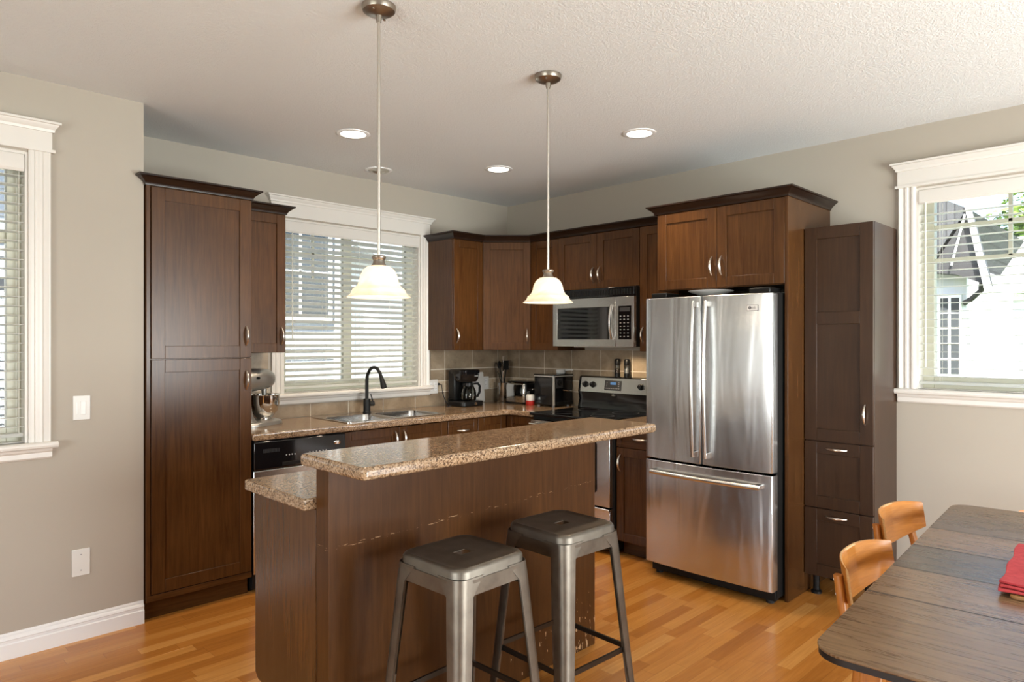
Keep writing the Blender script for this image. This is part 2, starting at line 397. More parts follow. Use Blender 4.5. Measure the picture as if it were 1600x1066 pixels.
# openings (structure windows): sink wall, dining wall, near left wall
WA = (-2.165, -.995, 1.085, 2.29)
WB = (3.305, 4.62, 1.175, 2.31)      # along -y
WL = (-5.25, -3.712, .975, 2.32)
wall('wall_back', 'wall_paint', -3.22, TH, 0, HC, [WA], TH, (0, 0, 0), 0)
wall('wall_right', 'wall_paint', -TH, 7.0 + TH, 0, HC, [WB], TH, (0, 0, 0), R(-90))
wall('wall_left', 'wall_paint', XW - TH, -3.22, 0, HC, [WL], TH, (0, -.607, 0), 0)
m = MB(); m.box(-3.38, -.607 + TH, 0, -3.22, TH, HC); tag(m.build('wall_return', 'wall_paint', smooth=False), kind='structure')
wall('wall_rear', 'wall_paint', -TH, 7.2 + TH, 0, HC, [(.5, 3.3, 0.02, 2.15)], TH, (0, YS, 0), R(180))
wall('wall_lounge', 'wall_paint', .2, 6.593, 0, HC, [(2.1, 4.7, .6, 2.3)], TH, (XW, -7.2, 0), R(90))
m = MB(); m.box(XW - TH, YS - TH, -.12, TH, TH, 0); tag(m.build('floor', 'floor_oak', smooth=False), kind='structure')
m = MB(); m.box(XW - TH, YS - TH, HC, TH, TH, HC + .14); tag(m.build('ceiling', 'ceiling_paint', smooth=False), kind='structure')

BBP = [(0, 0), (.018, 0), (.018, .066), (.013, .071), (.013, .082), (.016, .087), (.012, .096), (.006, .101), (.006, .108), (.003, .115), (0, .116)]
def baseboard(name, path):
    m = MB(); m.sweep(path, BBP); tag(m.build(name, 'baseboard_white', ang=15), kind='structure')
baseboard('baseboard_left', [(XW, -.607), (-3.222, -.607)])
baseboard('baseboard_right', [(0, -3.21), (0, YS)])
baseboard('baseboard_rear', [(-.0, YS), (-.45, YS)])

def make_window(name, loc, rotz, x0, x1, z0, z1, mul=(), bars=(), cas=.085, left_casing=True):
    w = tag(thing(name, None, None, loc, rotz), kind='structure')
    def st(o): return tag(o, kind='structure')
    m = MB()                                            # jamb lining
    m.box(x0 - .002, -.001, z0, x0 + .012, .087, z1); m.box(x1 - .012, -.001, z0, x1 + .002, .087, z1); m.box(x0 + .012, -.001, z1 - .012, x1 - .012, .087, z1 + .002); m.box(x0 + .012, .018, z0, x1 - .012, .087, z0 + .004)
    st(m.build('jamb_lining', 'trim_white', w, bevel=.001))
    prof = [(0, 0), (0, -.014), (.010, -.019), (.020, -.019), (.026, -.013), (.034, -.013), (.042, -.018), (.052, -.018), (.060, -.012), (.068, -.015), (.080, -.020), (cas, -.020), (cas, 0)]
    for sd in ((0, 1) if left_casing else (1,)):
        m = MB(); pr = [((x1 + p) if sd else (x0 - p), q) for p, q in prof]
        m.prism(pr if sd else pr[::-1], z0 - .01, z1 + .012, 'z'); st(m.build('side_casing', 'trim_white', w, ang=20))
    m = MB(); ex = cas + .006
    m.box(x0 - ex - .012, -.026, z1 + .010, x1 + ex + .012, 0, z1 + .024)
    m.box(x0 - ex, -.020, z1 + .024, x1 + ex, 0, z1 + .105)
    m.sweep([(x0 - ex, 0), (x0 - ex, -.020), (x1 + ex, -.020), (x1 + ex, 0)], [(0, 0), (.008, 0), (.010, .012), (.022, .028), (.024, .034), (.032, .036), (.032, .046), (-.02, .046)], z=z1 + .105)
    st(m.build('head_casing', 'trim_white', w, ang=25))
    m = MB(); m.prism([(.02, z0), (-.042, z0), (-.050, z0 - .006), (-.052, z0 - .015), (-.050, z0 - .024), (-.042, z0 - .030), (.02, z0 - .030)], x0 - ex - .020, x1 + ex + .020, 'x')
    st(m.build('sill_board', 'trim_white', w, ang=25))
    m = MB(); m.prism([(0, z0 - .030), (-.030, z0 - .030), (-.026, z0 - .042), (-.018, z0 - .050), (-.018, z0 - .072), (-.010, z0 - .080), (0, z0 - .080)], x0 - ex, x1 + ex, 'x')
    st(m.build('apron', 'trim_white', w, ang=25))
    m = MB(); f = .068                                  # vinyl frame
    m.box(x0, .088, z0, x0 + f, .15, z1); m.box(x1 - f, .088, z0, x1, .15, z1); m.box(x0 + f, .088, z0, x1 - f, .15, z0 + f); m.box(x0 + f, .088, z1 - f, x1 - f, .15, z1)
    st(m.build('frame', 'vinyl_almond', w, bevel=.003))
    for xm, wd in mul: st(box('mullion', 'vinyl_almond', w, xm - wd / 2, .095, z0 + f, xm + wd / 2, .14, z1 - f))
    for (xa, xb, za, zb) in bars: st(box('muntin', 'vinyl_almond', w, xa, .110, za, xb, .126, zb))
    m = MB(); m.box(x0 + f, .116, z0 + f, x1 - f, .120, z1 - f); st(m.build('glass', 'pane', w, smooth=False))
    return w
make_window('window_1', (0, -.607, 0), 0, *WL, mul=[(-4.45, .06)], bars=[(-4.42, -3.757, 1.905, 1.955), (-5.2, -4.48, 1.905, 1.955)])
make_window('window_2', (0, 0, 0), 0, *WA, mul=[(-1.60, .07)], bars=[(-2.12, -1.635, 2.065, 2.085), (-2.12, -1.635, 1.875, 1.895), (-1.885, -1.865, 1.88, 2.245), (-1.565, -1.04, 2.065, 2.085), (-1.565, -1.04, 1.875, 1.895)])
make_window('window_3', (0, 0, 0), R(-90), *WB, mul=[(4.25, .06)], bars=[(3.35, 4.22, 2.085, 2.105), (3.35, 4.22, 1.895, 1.915), (3.715, 3.735, 1.905, 2.265), (4.28, 4.57, 1.895, 1.915)])
# glazed openings behind the camera
for nm, loc, rz, a in (('window_4', (0, YS, 0), 180, (.5, 3.3, .02, 2.15)), ('window_5', (XW, -7.2, 0), 90, (2.1, 4.7, .6, 2.3))):
    w = tag(thing(nm, None, None, loc, R(rz)), kind='structure'); m = MB(); f = .07
    m.box(a[0], .03, a[2], a[0] + f, .1, a[3]); m.box(a[1] - f, .03, a[2], a[1], .1, a[3]); m.box(a[0] + f, .03, a[2], a[1] - f, .1, a[2] + f); m.box(a[0] + f, .03, a[3] - f, a[1] - f, .1, a[3])
    m.box((a[0] + a[1]) / 2 - .05, .03, a[2] + f, (a[0] + a[1]) / 2 + .05, .1, a[3] - f)
    tag(m.build('frame', 'trim_white', w), kind='structure')
    m = MB(); m.box(a[0] + f, .06, a[2] + f, a[1] - f, .064, a[3] - f); tag(m.build('glass', 'pane', w, smooth=False), kind='structure')

def make_blind(label, loc, rotz, x0, x1, z0, z1, pitch, tilt, wand=None, cords=()):
    b = thing('venetian_blind', label, 'window blind', loc, rotz)
    g = .014; xa, xb = x0 + g, x1 - g
    m = MB(); m.prism([(-.006, z1 - .014), (.004, z1 - .014), (.004, z1 - .092), (-.004, z1 - .092), (-.010, z1 - .080), (-.010, z1 - .030)], xa + .001, xb - .001, 'x'); m.build('valance', 'trim_white', b, ang=25)
    box('head_rail', 'slat_white', b, xa + .004, .008, z1 - .07, xb - .004, .062, z1 - .014)
    m = MB(); z = z1 - .095; zb = z0 + .045
    n = int((z - zb) / pitch)
    ca, sa = math.cos(tilt), math.sin(tilt)
    for i in range(n):
        zc = zb + .028 + pitch * i
        top, bot = [], []
        for k in range(7):
            u = -.025 + .05 * k / 6; hgt = .0014 * (1 - (u / .025) ** 2)
            for lst, dz in ((top, hgt + .0013), (bot, hgt - .0013)):
                lst.append((.036 + u * ca + dz * sa * .3, zc - u * sa + dz * ca))
        m.prism(top + bot[::-1], xa, xb, 'x')
    m.build('slats', 'slat_white', b, ang=40)
    box('bottom_rail', 'slat_white', b, xa, .012, zb - .018, xb, .060, zb, bevel=.004)
    for c in cords:
        m = MB(); m.tube([(c, .009, z1 - .09), (c, .009, zb)], .0012, 5); m.tube([(c, .063, z1 - .09), (c, .063, zb)], .0012, 5); m.build('ladder_cord', 'cord_white', b)
    if wand: m = MB(); m.tube([(wand[0], -.016, z1 - .09), (wand[0], -.016, wand[1])], .0045, 8); m.build('tilt_wand', 'cord_white', b)
    return b
make_blind('white slatted blind in the window at the light switch wall', (0, -.607, 0), 0, *WL, .043, R(3), cords=(-3.745, -4.3, -4.9))
make_blind('white slatted blind half closed over the kitchen sink', (0, 0, 0), 0, *WA, .0425, R(23), wand=(-2.10, 1.46), cords=(-2.07, -1.83, -1.55, -1.28, -1.06))
make_blind('white slatted blind held open in the window beside the dining table', (0, 0, 0), R(-90), *WB, .0455, R(0), wand=(3.355, 1.3), cords=(3.42, 3.80, 4.2, 4.5))

# tile backsplash, built tile by tile on a grout bed
def splash(name, runs, rotz):
    m = MB(); m.mi = 0
    for x0, x1, z0, z1, off in runs:
        m.mi = 0; m.box(x0, -.006, z0, x1, 0, z1)
        rows = [(.9155, 1.023, .305, 0, 1), (1.029, 1.113, .1016, 0, 2), (1.119, 1.208, .305, 0, 1), (1.2145, 1.372, .305, 0, 1)]
        for ra, rb, tw, _, mi in rows:
            a, b = max(ra, z0), min(rb, z1)
            if b - a < .01: continue
            k = math.floor((x0 - off) / tw)
            while off + k * tw < x1:
                xa, xb = max(off + k * tw + .0035, x0), min(off + (k + 1) * tw - .0035, x1)
                if xb - xa > .006: m.mi = mi; m.box(xa, -.0095, a, xb, -.005, b)
                k += 1
    o = m.build(name, ['grout', 'tile', 'tile_band'], bevel=0, smooth=False); o.rotation_euler = (0, 0, rotz); return tag(o, kind='structure')
splash('wall_tile_back', [(-2.66, -2.272, .9155, 1.372, -.435), (-2.272, -.888, .9155, 1.003, -.435), (-.888, 0, .9155, 1.372, -.435)], 0)
splash('wall_tile_right', [(.010, 1.985, .9155, 1.372, .155)], R(-90))

# ------------------------------------------------------------------ cabinetry
def pull(parent, c, L=.112, vert=True, out=.030):
    """arched bar pull; local front faces -y"""
    m = MB(); pts, rad = [], []; n = 14
    for i in range(n + 1):
        s_ = i / n; a = (s_ - .5) * L; y = -out * math.sin(PI * s_) ** .8 if 0 < s_ < 1 else 0
        pts.append((c[0], c[1] + y, c[2] + a) if vert else (c[0] + a, c[1] + y, c[2])); rad.append(.0032 + .0042 * math.sin(PI * s_))
    m.tube(pts, rad, 10); return m.build('handle', 'nickel', parent)
def shaker(parent, name, x0, z0, x1, z1, fr=.058, pulls=(), mid=None, wood='wood_v', woodr='wood_v', y=0.0, th=.020, midrails=()):
    g = .0015; x0 += g; x1 -= g; z0 += g; z1 -= g; m = MB()
    m.box(x0, y, z0, x0 + fr, y + th, z1); m.box(x1 - fr, y, z0, x1, y + th, z1)
    m.box(x0 + fr, y, z0, x1 - fr, y + th, z0 + fr); m.box(x0 + fr, y, z1 - fr, x1 - fr, y + th, z1)
    for zm in midrails: m.box(x0 + fr, y, zm - fr / 2, x1 - fr, y + th, zm + fr / 2)
    o = m.build(name, wood, parent, bevel=.0018)
    p = MB(); p.box(x0 + fr - .004, y + .0085, z0 + fr - .004, x1 - fr + .004, y + th - .002, z1 - fr + .004); p.build('panel', woodr, o, smooth=False)
    for (px, pz, vert) in pulls: pull(o, (px, y, pz), vert=vert)
    return o
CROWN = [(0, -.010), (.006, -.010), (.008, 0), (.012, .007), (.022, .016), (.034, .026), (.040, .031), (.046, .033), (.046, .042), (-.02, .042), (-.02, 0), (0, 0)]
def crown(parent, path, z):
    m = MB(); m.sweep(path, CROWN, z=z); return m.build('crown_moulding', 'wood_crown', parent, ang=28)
ZU0, ZU1 = 1.372, 2.258

# tall pantry
t = thing('pantry_cabinet', 'tall dark brown two-door pantry cabinet in the wall recess', 'cabinet', (-3.213, -.628, 0))
w = .553
box('body', 'wood_v', t, 0, .020, .10, w, .622, 2.258)
box('toe_kick', 'wood_h', t, .004, .05, 0, w - .004, .60, .10)
shaker(t, 'door', .022, 1.352, w - .001, 2.245, .066, pulls=[(w - .034, 1.475, True)])
shaker(t, 'door', .022, .135, w - .001, 1.349, .066, pulls=[(w - .034, 1.225, True)])
box('bottom_rail', 'wood_h', t, .0, .002, .10, w, .02, .132)
box('side_stile', 'wood_v', t, 0, .004, .132, .020, .02, 2.258)
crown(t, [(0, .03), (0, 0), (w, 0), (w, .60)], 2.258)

# narrow upper beside it
t = thing('wall_cabinet', 'narrow dark upper cabinet hung between the tall pantry and sink window', 'cabinet', (-2.658, -.338, ZU0))
w = .348
box('body', 'wood_v', t, 0, .020, 0, w, .337, ZU1 - ZU0)
shaker(t, 'door', 0, 0, w, ZU1 - ZU0 - .012, .058, pulls=[(w - .030, .105, True)])
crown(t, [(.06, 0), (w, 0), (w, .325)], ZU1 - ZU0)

# corner run of uppers
HU = ZU1 - ZU0
t = thing('wall_cabinet', 'dark upper cabinet with exposed side facing the sink window', 'cabinet', (-.921, -.338, ZU0))
box('body', 'wood_v', t, 0, .020, 0, .305, .337, HU)
shaker(t, 'door', .002, 0, .309, HU - .012, .058, pulls=[(.030, .115, True)])
t = thing('corner_cabinet', 'dark diagonal corner upper cabinet above the coffee maker and toaster', 'cabinet', (-.612, -.338, ZU0), R(-45))
dw = .3875
m = MB(); Mi = Matrix.Rotation(R(45), 4, 'Z')
poly = [Mi @ Vector((x + .612, y + .338, 0)) for x, y in ((-.612, -.322), (-.600, -.324), (-.324, -.600), (-.322, -.612), (-.001, -.612), (-.001, -.001), (-.612, -.001))]
m.prism([(p.x, p.y) for p in poly], 0, HU); m.build('body', 'wood_v', t, bevel=.001)
shaker(t, 'door', 0, 0, dw, HU - .012, .058, pulls=[(dw - .030, .115, True)])
t = thing('wall_cabinet', 'narrow dark upper cabinet between the diagonal corner cabinet and the microwave', 'cabinet', (-.338, -.612, ZU0), R(-90))
box('body', 'wood_v', t, 0, .020, 0, .292, .337, HU)
shaker(t, 'door', 0, 0, .293, HU - .012, .058, pulls=[])
t = thing('wall_cabinet', 'short dark two-door upper cabinet mounted over the microwave', 'cabinet', (-.338, -.906, 1.835), R(-90))
box('body', 'wood_v', t, 0, .020, 0, .758, .337, ZU1 - 1.835)
shaker(t, 'door', 0, 0, .379, ZU1 - 1.835 - .012, .058, pulls=[(.348, .105, True)])
shaker(t, 'door', .379, 0, .758, ZU1 - 1.835 - .012, .058, pulls=[(.410, .105, True)])
t = thing('wall_cabinet', 'narrow dark upper cabinet squeezed between the microwave and refrigerator', 'cabinet', (-.338, -1.666, ZU0), R(-90))
box('body', 'wood_v', t, 0, .020, 0, .316, .337, HU)
shaker(t, 'door', 0, 0, .316, HU - .012, .058, pulls=[(.030, .115, True)])
t = thing('crown_moulding', 'dark crown moulding running along the corner upper cabinets', 'moulding', (0, 0, ZU1))
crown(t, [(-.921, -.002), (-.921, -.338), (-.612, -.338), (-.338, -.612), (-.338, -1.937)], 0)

# refrigerator surround
t = thing('fridge_cabinet', 'dark two-door cabinet with tall side panel built around the steel refrigerator', 'cabinet', (-.622, -1.984, 0), R(-90))
w = .851
box('body', 'wood_v', t, 0, .020, 1.762, w - .019, .620, 2.258)
box('side_panel', 'wood_v', t, w - .018, .004, 0, w, .620, 2.258)
shaker(t, 'door', .016, 1.766, .425, 2.246, .060, pulls=[(.394, 1.895, True)])
shaker(t, 'door', .425, 1.766, .834, 2.246, .060, pulls=[(.456, 1.895, True)])
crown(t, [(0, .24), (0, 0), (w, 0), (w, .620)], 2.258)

# free standing tall cabinet
t = thing('tall_cabinet', 'tall slim dark cabinet with two bottom drawers beside the dining window', 'cabinet', (-.402, -2.838, 0), R(-90))
w = .367
box('body', 'wood_grey', t, 0, .020, .115, w, .400, 2.092)
shaker(t, 'door', 0, .882, w, 2.092, .068, pulls=[(w - .042, 1.045, True)], midrails=(1.575,), wood='wood_grey', woodr='wood_grey')
shaker(t, 'drawer', 0, .503, w, .879, .068, pulls=[(.175, .842, False)], wood='wood_grey', woodr='wood_grey')
shaker(t, 'drawer', 0, .115, w, .500, .068, pulls=[(.175, .462, False)], wood='wood_grey', woodr='wood_grey')
for x, y in ((.045, .06), (w - .045, .06), (.045, .35), (w - .045, .35)):
    m = MB(); m.lathe([(.030, 0), (.030, .012), (.018, .02), (.018, .116)], (x, y, 0), 16); m.build('foot', 'black_plastic', t)

# base units, sink wall
def base(label, loc, rotz, w, d, fronts, name='base_cabinet', x0=0.0, hollow=False):
    t = thing(name, label, 'cabinet', loc, rotz)
    if hollow:
        m = MB(); m.box(0, .020, .10, .018, d, .872); m.box(w - .018, .020, .10, w, d, .872); m.box(.018, .020, .10, w - .018, d, .118); m.box(.018, d - .01, .118, w - .018, d, .872); m.build('body', 'wood_v', t)
    else: box('body', 'wood_v', t, x0, .020, .10, w, d, .872)
    box('toe_kick', 'wood_h', t, x0, .085, 0, w, d - .02, .10)
    for f in fronts: shaker(t, *f[0], **f[1])
    return t
base('dark sink base cabinet with two doors under the steel double sink', (-2.058, -.612, 0), 0, .852, .600,
     [(('door', 0, .105, .426, .866), dict(pulls=[(.392, .785, True)])), (('door', .426, .105, .852, .866), dict(pulls=[(.462, .785, True)]))], hollow=True)
base('narrow dark base cabinet with top drawer right of the sink cabinet', (-1.204, -.612, 0), 0, .290, .600,
     [(('drawer', 0, .715, .290, .866), dict(fr=.04, pulls=[(.145, .79, False)], wood='wood_h')), (('door', 0, .105, .290, .712), dict())])
t = thing('corner_base_cabinet', 'dark inside-corner base cabinet below the toaster', 'cabinet', (-.912, -.612, 0))
m = MB(); m.prism([(0, .022), (.322, .022), (.322, -.291), (.908, -.291), (.908, .598), (0, .598)], .10, .872, 'z'); m.build('body', 'wood_v', t)
m = MB(); m.prism([(0, .09), (.39, .09), (.39, -.29), (.90, -.29), (.90, .59), (0, .59)], 0, .10, 'z'); m.build('toe_kick', 'wood_h', t)
shaker(t, 'door', 0, .105, .298, .866)
d2 = bpy.data.objects.new('door_mount', None)
m = MB(); x = .300                                       # second leaf faces the room across the corner
def leaf():
    g = .0015; a, b = -.291 + g, .0 - g; z0, z1 = .105 + g, .866 - g; f = .058; m = MB()
    m.box(x, a, z0, x + .02, a + f, z1); m.box(x, b - f, z0, x + .02, b, z1); m.box(x, a + f, z0, x + .02, b - f, z0 + f); m.box(x, a + f, z1 - f, x + .02, b - f, z1)
    o = m.build('door', 'wood_v', t, bevel=.0018)
    p = MB(); p.box(x + .0085, a + f - .004, z0 + f - .004, x + .018, b - f + .004, z1 - f + .004); p.build('panel', 'wood_v', o, smooth=False)
leaf(); bpy.data.objects.remove(d2)
base('dark base cabinet with drawer and door squeezed between the range and refrigerator', (-.612, -1.668, 0), R(-90), .312, .600,
     [(('drawer', 0, .735, .312, .866), dict(fr=.04, pulls=[(.19, .80, False)], wood='wood_h')), (('door', 0, .105, .312, .732), dict(pulls=[(.032, .63, True)]))])

# dishwasher
t = thing('dishwasher', 'black and steel dishwasher between the tall pantry and sink cabinet', 'dishwasher', (-2.652, -.640, 0))
w = .590
box('tub', 'black_matte', t, .004, .035, .02, w - .004, .61, .868)
box('door', 'steel_small', t, 0, .006, .11, w, .035, .700, bevel=.004)
box('toe_panel', 'black_matte', t, .004, .08, 0, w - .004, .10, .105)
p = box('control_panel', 'black_gloss', t, 0, 0, .703, w, .035, .866, bevel=.006)
m = MB()
for i in range(14): m.box(.055 + i * .0072, -.0008, .800, .058 + i * .0072, .002, .822)
m.build('vent', 'dark_grey', p)
box('latch_recess', 'black_plastic', p, .17, -.002, .715, .42, .002, .735)
for i in range(4):
    m = MB(); m.lathe([(.0045, 0), (.004, .002), (0, .002)], (0, 0, 0), 10, Matrix.Translation((.195 + .018 * i, -.0005, .775)) @ Matrix.Rotation(R(90), 4, 'X')); m.build('button', 'grey_print', p)
for i in range(6):
    m = MB(); m.lathe([(.0045, 0), (.004, .002), (0, .002)], (0, 0, 0), 10, Matrix.Translation((.345 + .022 * i, -.0005, .775)) @ Matrix.Rotation(R(90), 4, 'X')); m.build('button', 'grey_print', p)
m = MB(); m.lathe([(.024, 0), (.024, .0025), (.020, .004), (0, .004)], (0, 0, 0), 24, Matrix.Translation((.53, -.0005, .815)) @ Matrix.Rotation(R(90), 4, 'X') @ Matrix.Diagonal((1, .5, 1, 1))); m.build('badge', 'chrome', p)

# worktops
t = MB()
t.plate([(-2.658, -.012), (-2.658, -.638), (-.70, -.638), (-.655, -.65), (-.638, -.69), (-.638, -.904), (-.012, -.904), (-.012, -.012)],
        [[(-1.99, -.545), (-1.19, -.545), (-1.19, -.115), (-1.99, -.115)]], .874, .914)
o = tag(t.build('worktop', 'granite', bevel=.012, seg=3), 'brown speckled L-shaped worktop holding the sink and small appliances', 'worktop')
t = MB(); t.plate([(-.638, -1.668), (-.638, -1.980), (-.012, -1.980), (-.012, -1.668)], [], .874, .914)
tag(t.build('worktop', 'granite', bevel=.012, seg=3), 'short brown speckled worktop between the range and refrigerator', 'worktop')

# sink
t = thing('kitchen_sink', 'stainless steel double bowl sink set in the speckled worktop', 'sink', (-1.59, -.33, .914))
hw, hd = .41, .235
m = MB(); m.plate(rrect(-hw, -hd, hw, hd, .03), [rrect(-.385, -.205, -.015, .135, .05)[::-1], rrect(.015, -.205, .385, .135, .05)[::-1]], .0005, .0045); m.build('rim', 'sink_steel', t)
for x0, x1 in ((-.385, -.015), (.015, .385)):
    m = MB(); rings = []
    for ins, z, r in ((0, .004, .05), (.004, -.01, .05), (.012, -.15, .055), (.04, -.175, .05)):
        rings.append([(x, y, z) for x, y in rrect(x0 + ins, -.205 + ins, x1 - ins, .135 - ins, r)])
    m.loft(rings, cap0=False); b = m.build('bowl', 'sink_steel', t)
    m = MB(); m.lathe([(.040, 0), (.040, .003), (.02, .001), (0, .001)], ((x0 + x1) / 2, -.03, -.174), 20); m.build('drain', 'chrome', b)

# faucet
t = thing('kitchen_faucet', 'matte black gooseneck pull-down faucet behind the steel sink', 'faucet', (-1.572, -.125, .919))
m = MB(); m.lathe([(.030, 0), (.030, .006), (.026, .010), (.025, .10), (.022, .104), (0, .104)], n=24); m.build('base', 'black_matte', t)
pts = [(0, 0, .10), (0, 0, .24)]
for i in range(1, 13): a = PI * i / 12 * .90; pts.append((.012 * i / 12, -.085 + .085 * math.cos(a), .24 + .095 * math.sin(a)))
m = MB(); m.tube(pts, .0125, 14); m.build('spout', 'black_matte', t)
e = Vector(pts[-1]); d = (e - Vector(pts[-2])).normalized()
m = MB(); m.tube([e - d * .004, e + d * .02, e + d * .07, e + d * .085], [.0135, .016, .022, .020], 16); m.build('spray_head', 'black_matte', t)
h = MB(); h.tube([(.02, 0, .065), (.058, -.006, .065)], [.018, .018], 14); hv = h.build('valve', 'black_matte', t)
m = MB(); m.tube([(.050, -.006, .075), (.040, -.006, .105), (.030, -.006, .135)], [.005, .0045, .004], 8); m.build('lever', 'black_matte', hv)

# ------------------------------------------------------------------ wall plates
def plate(name, label, cat, loc, rotz, w, h, kind):
    t = thing(name, label, cat, loc, rotz)
    m = MB(); m.box(-w / 2, -.006, -h / 2, w / 2, 0, h / 2); m.build('cover_plate', 'white_plastic', t, bevel=.003)
    if kind == 'rocker': box('rocker', 'white_gloss', t, -.006, -.010, -.032, .016, -.004, .032); box('dimmer_slide', 'white_gloss', t, -.024, -.008, -.030, -.018, -.004, .030)
    if kind == 'blank':
        for z in (-.038, .038): m = MB(); m.lathe([(.0035, 0), (.003, .0015), (0, .0015)], (0, 0, 0), 10, Matrix.Translation((0, -.006, z)) @ Matrix.Rotation(R(90), 4, 'X')); m.build('screw', 'grey_print', t)
    if kind in ('duplex', 'double'):
        for cx in ((0,) if kind == 'duplex' else (-.024, .024)):
            r = box('receptacle', 'white_gloss', t, cx - .016, -.009, -.034, cx + .016, -.004, .034)
            m = MB()
            for z in (-.018, .018):
                m.box(cx - .007, -.0095, z - .004, cx - .005, -.0085, z + .005); m.box(cx + .005, -.0095, z - .004, cx + .007, -.0085, z + .005)
            m.build('slots', 'dark_grey', r)
    return t
plate('light_switch', 'white dimmer light switch on the beige wall beside the bare window', 'switch', (-3.497, -.607, 1.122), 0, .074, .118, 'rocker')
plate('blank_wall_plate', 'white blank cover plate low on the beige wall above the baseboard', 'wall plate', (-3.500, -.607, .373), 0, .078, .130, 'blank')
plate('wall_outlet', 'white double outlet on the tiles by the sink window with a black plug', 'outlet', (-.868, -.0095, 1.072), 0, .100, .112, 'double')
plate('wall_outlet', 'white single outlet on the tiles right of the white board', 'outlet', (-.282, -.0095, 1.078), 0, .072, .112, 'duplex')

# ------------------------------------------------------------------ refrigerator
t = thing('refrigerator', 'stainless french door refrigerator with bottom freezer drawer in dark cabinet surround', 'refrigerator', (-.775, -2.000, 0), R(-90))
w = .812
box('cabinet_case', 'black_matte', t, .008, .085, .03, w - .006, .74, 1.715, bevel=.004)
def bow(x): return .014 * ((x - w / 2) / (w / 2)) ** 2
def curved(x0, x1, z0, z1, name, parent, back=.080):
    m = MB(); n = 14; outer = []
    for i in range(n + 1):
        x = x0 + (x1 - x0) * i / n; outer.append((x, bow(x)))
    r = .012
    outer[0] = (x0, outer[0][1] + r); outer.insert(1, (x0 + r * .3, bow(x0) + r * .3)); outer[2] = (x0 + r, bow(x0 + r)) if outer[2][0] < x0 + r else outer[2]
    outer[-1] = (x1, bow(x1) + r); outer.insert(-1, (x1 - r * .3, bow(x1) + r * .3))
    poly = outer + [(x1, back), (x0, back)]
    m.prism(poly, z0, z1, 'z'); return m.build(name, 'steel', parent, bevel=.003, ang=40)
gap = .3935
dl = curved(0, gap - .004, .727, 1.708, 'door', t); dr = curved(gap + .004, w, .727, 1.708, 'door', t)
fd = curved(0, w, .082, .714, 'freezer_drawer', t)
box('base_grille', 'black_matte', t, .012, .075, .018, w - .012, .12, .078)
for x in (.05, w - .05): m = MB(); m.lathe([(.022, 0), (.022, .03)], (x, .10, 0), 14); m.build('foot', 'rubber', t)
for x0, x1 in ((.02, .13), (w - .15, w - .03)): box('hinge_cover', 'black_plastic', t, x0, .05, 1.710, x1, .20, 1.742, bevel=.006)
def vhandle(parent, x):
    y = bow(x); m = MB(); pts = []
    for i in range(13):
        s_ = i / 12; z = .770 + .905 * s_; pts.append((x, y - .030 - .022 * math.sin(PI * s_), z))
    m.tube(pts, .0115, 12, flat=.8); o = m.build('handle', 'steel_small', parent)
    for z in (.785, 1.660): box('mount', 'steel_small', o, x - .012, y - .034, z - .018, x + .012, y + .004, z + .018, bevel=.004)
vhandle(dl, gap - .040); vhandle(dr, gap + .040)
m = MB(); m.tube([(.062 + .69 * i / 12, bow(.062 + .69 * i / 12) - .030 - .016 * math.sin(PI * i / 12), .648) for i in range(13)], .0145, 12); o = m.build('handle', 'steel_small', fd)
for x in (.075, .739): box('mount', 'steel_small', o, x - .016, bow(x) - .034, .636, x + .016, bow(x) + .004, .660, bevel=.004)
bx = w - .108; by = bow(bx); tl = math.atan2(bow(bx + .02) - bow(bx - .02), .04)
bd = MB(); bd.box(-.032, -.004, -.017, .032, .006, .017); bd = bd.build('badge', 'dark_grey', dr, bevel=.002); bd.location = (bx, by - .001, 1.628); bd.rotation_euler = (0, 0, tl)
m = MB(); m.box(-.0295, -.0050, -.0145, .0295, -.0035, .0145); m.build('badge_face', 'white_plastic', bd)
m = MB(); m.lathe([(.0088, 0), (.0088, .001), (0, .001)], (0, 0, 0), 20, Matrix.Translation((-.0135, -.0052, .001)) @ Matrix.Rotation(R(90), 4, 'X')); m.build('emblem', 'dark_grey', bd)
m = MB(); m.box(-.0145, -.0070, -.004, -.0125, -.0060, .005); m.box(-.0145, -.0070, -.004, -.0095, -.0060, -.002); m.box(-.0175, -.0070, .002, -.0160, -.0060, .0035); m.build('emblem_marks', 'white_plastic', bd)
lettering('lettering', 'LG', .0165, bd, (.0085, -.0056, .0008), (R(90), 0, 0), 'dark_grey')
m = MB(); m.lathe([(.0, .0), (.06, .0), (.07, .006), (.128, .026), (.134, .032), (.126, .033), (.068, .010), (0, .007)], (-.60, -2.36, 1.7160), 40)
tag(m.build('serving_plate', 'ceramic'), 'white round plate lying flat on top of the refrigerator', 'plate')

# ------------------------------------------------------------------ microwave
t = thing('microwave', 'stainless over-the-range microwave with black glass door under the short cabinet', 'microwave', (-.400, -.908, 1.405), R(-90))
w, hh = .754, .428
box('case', 'black_matte', t, 0, .028, .0, w, .398, hh, bevel=.003)
box('vent_grille', 'black_gloss', t, 0, .004, .358, w, .030, hh - .002, bevel=.004)
m = MB()
for i in range(30): m.box(.03 + .0235 * i, .0025, .372, .046 + .0235 * i, .006, .412)
m.build('louvres', 'black_plastic', t)
xd = .595
d = MB(); d.plate([(.0, .0), (xd, 0), (xd, .356), (0, .356)], [[(.045, .052), (.045, .288), (.540, .288), (.540, .052)]], 0, .03)
d = d.build('door', 'steel_small', t, bevel=.002); d.rotation_euler = (R(90), 0, 0); d.location = (0, .03, 0)
g = MB(); g.box(.043, .050, .014, .542, .290, .026); g.build('window', 'black_glass', d)
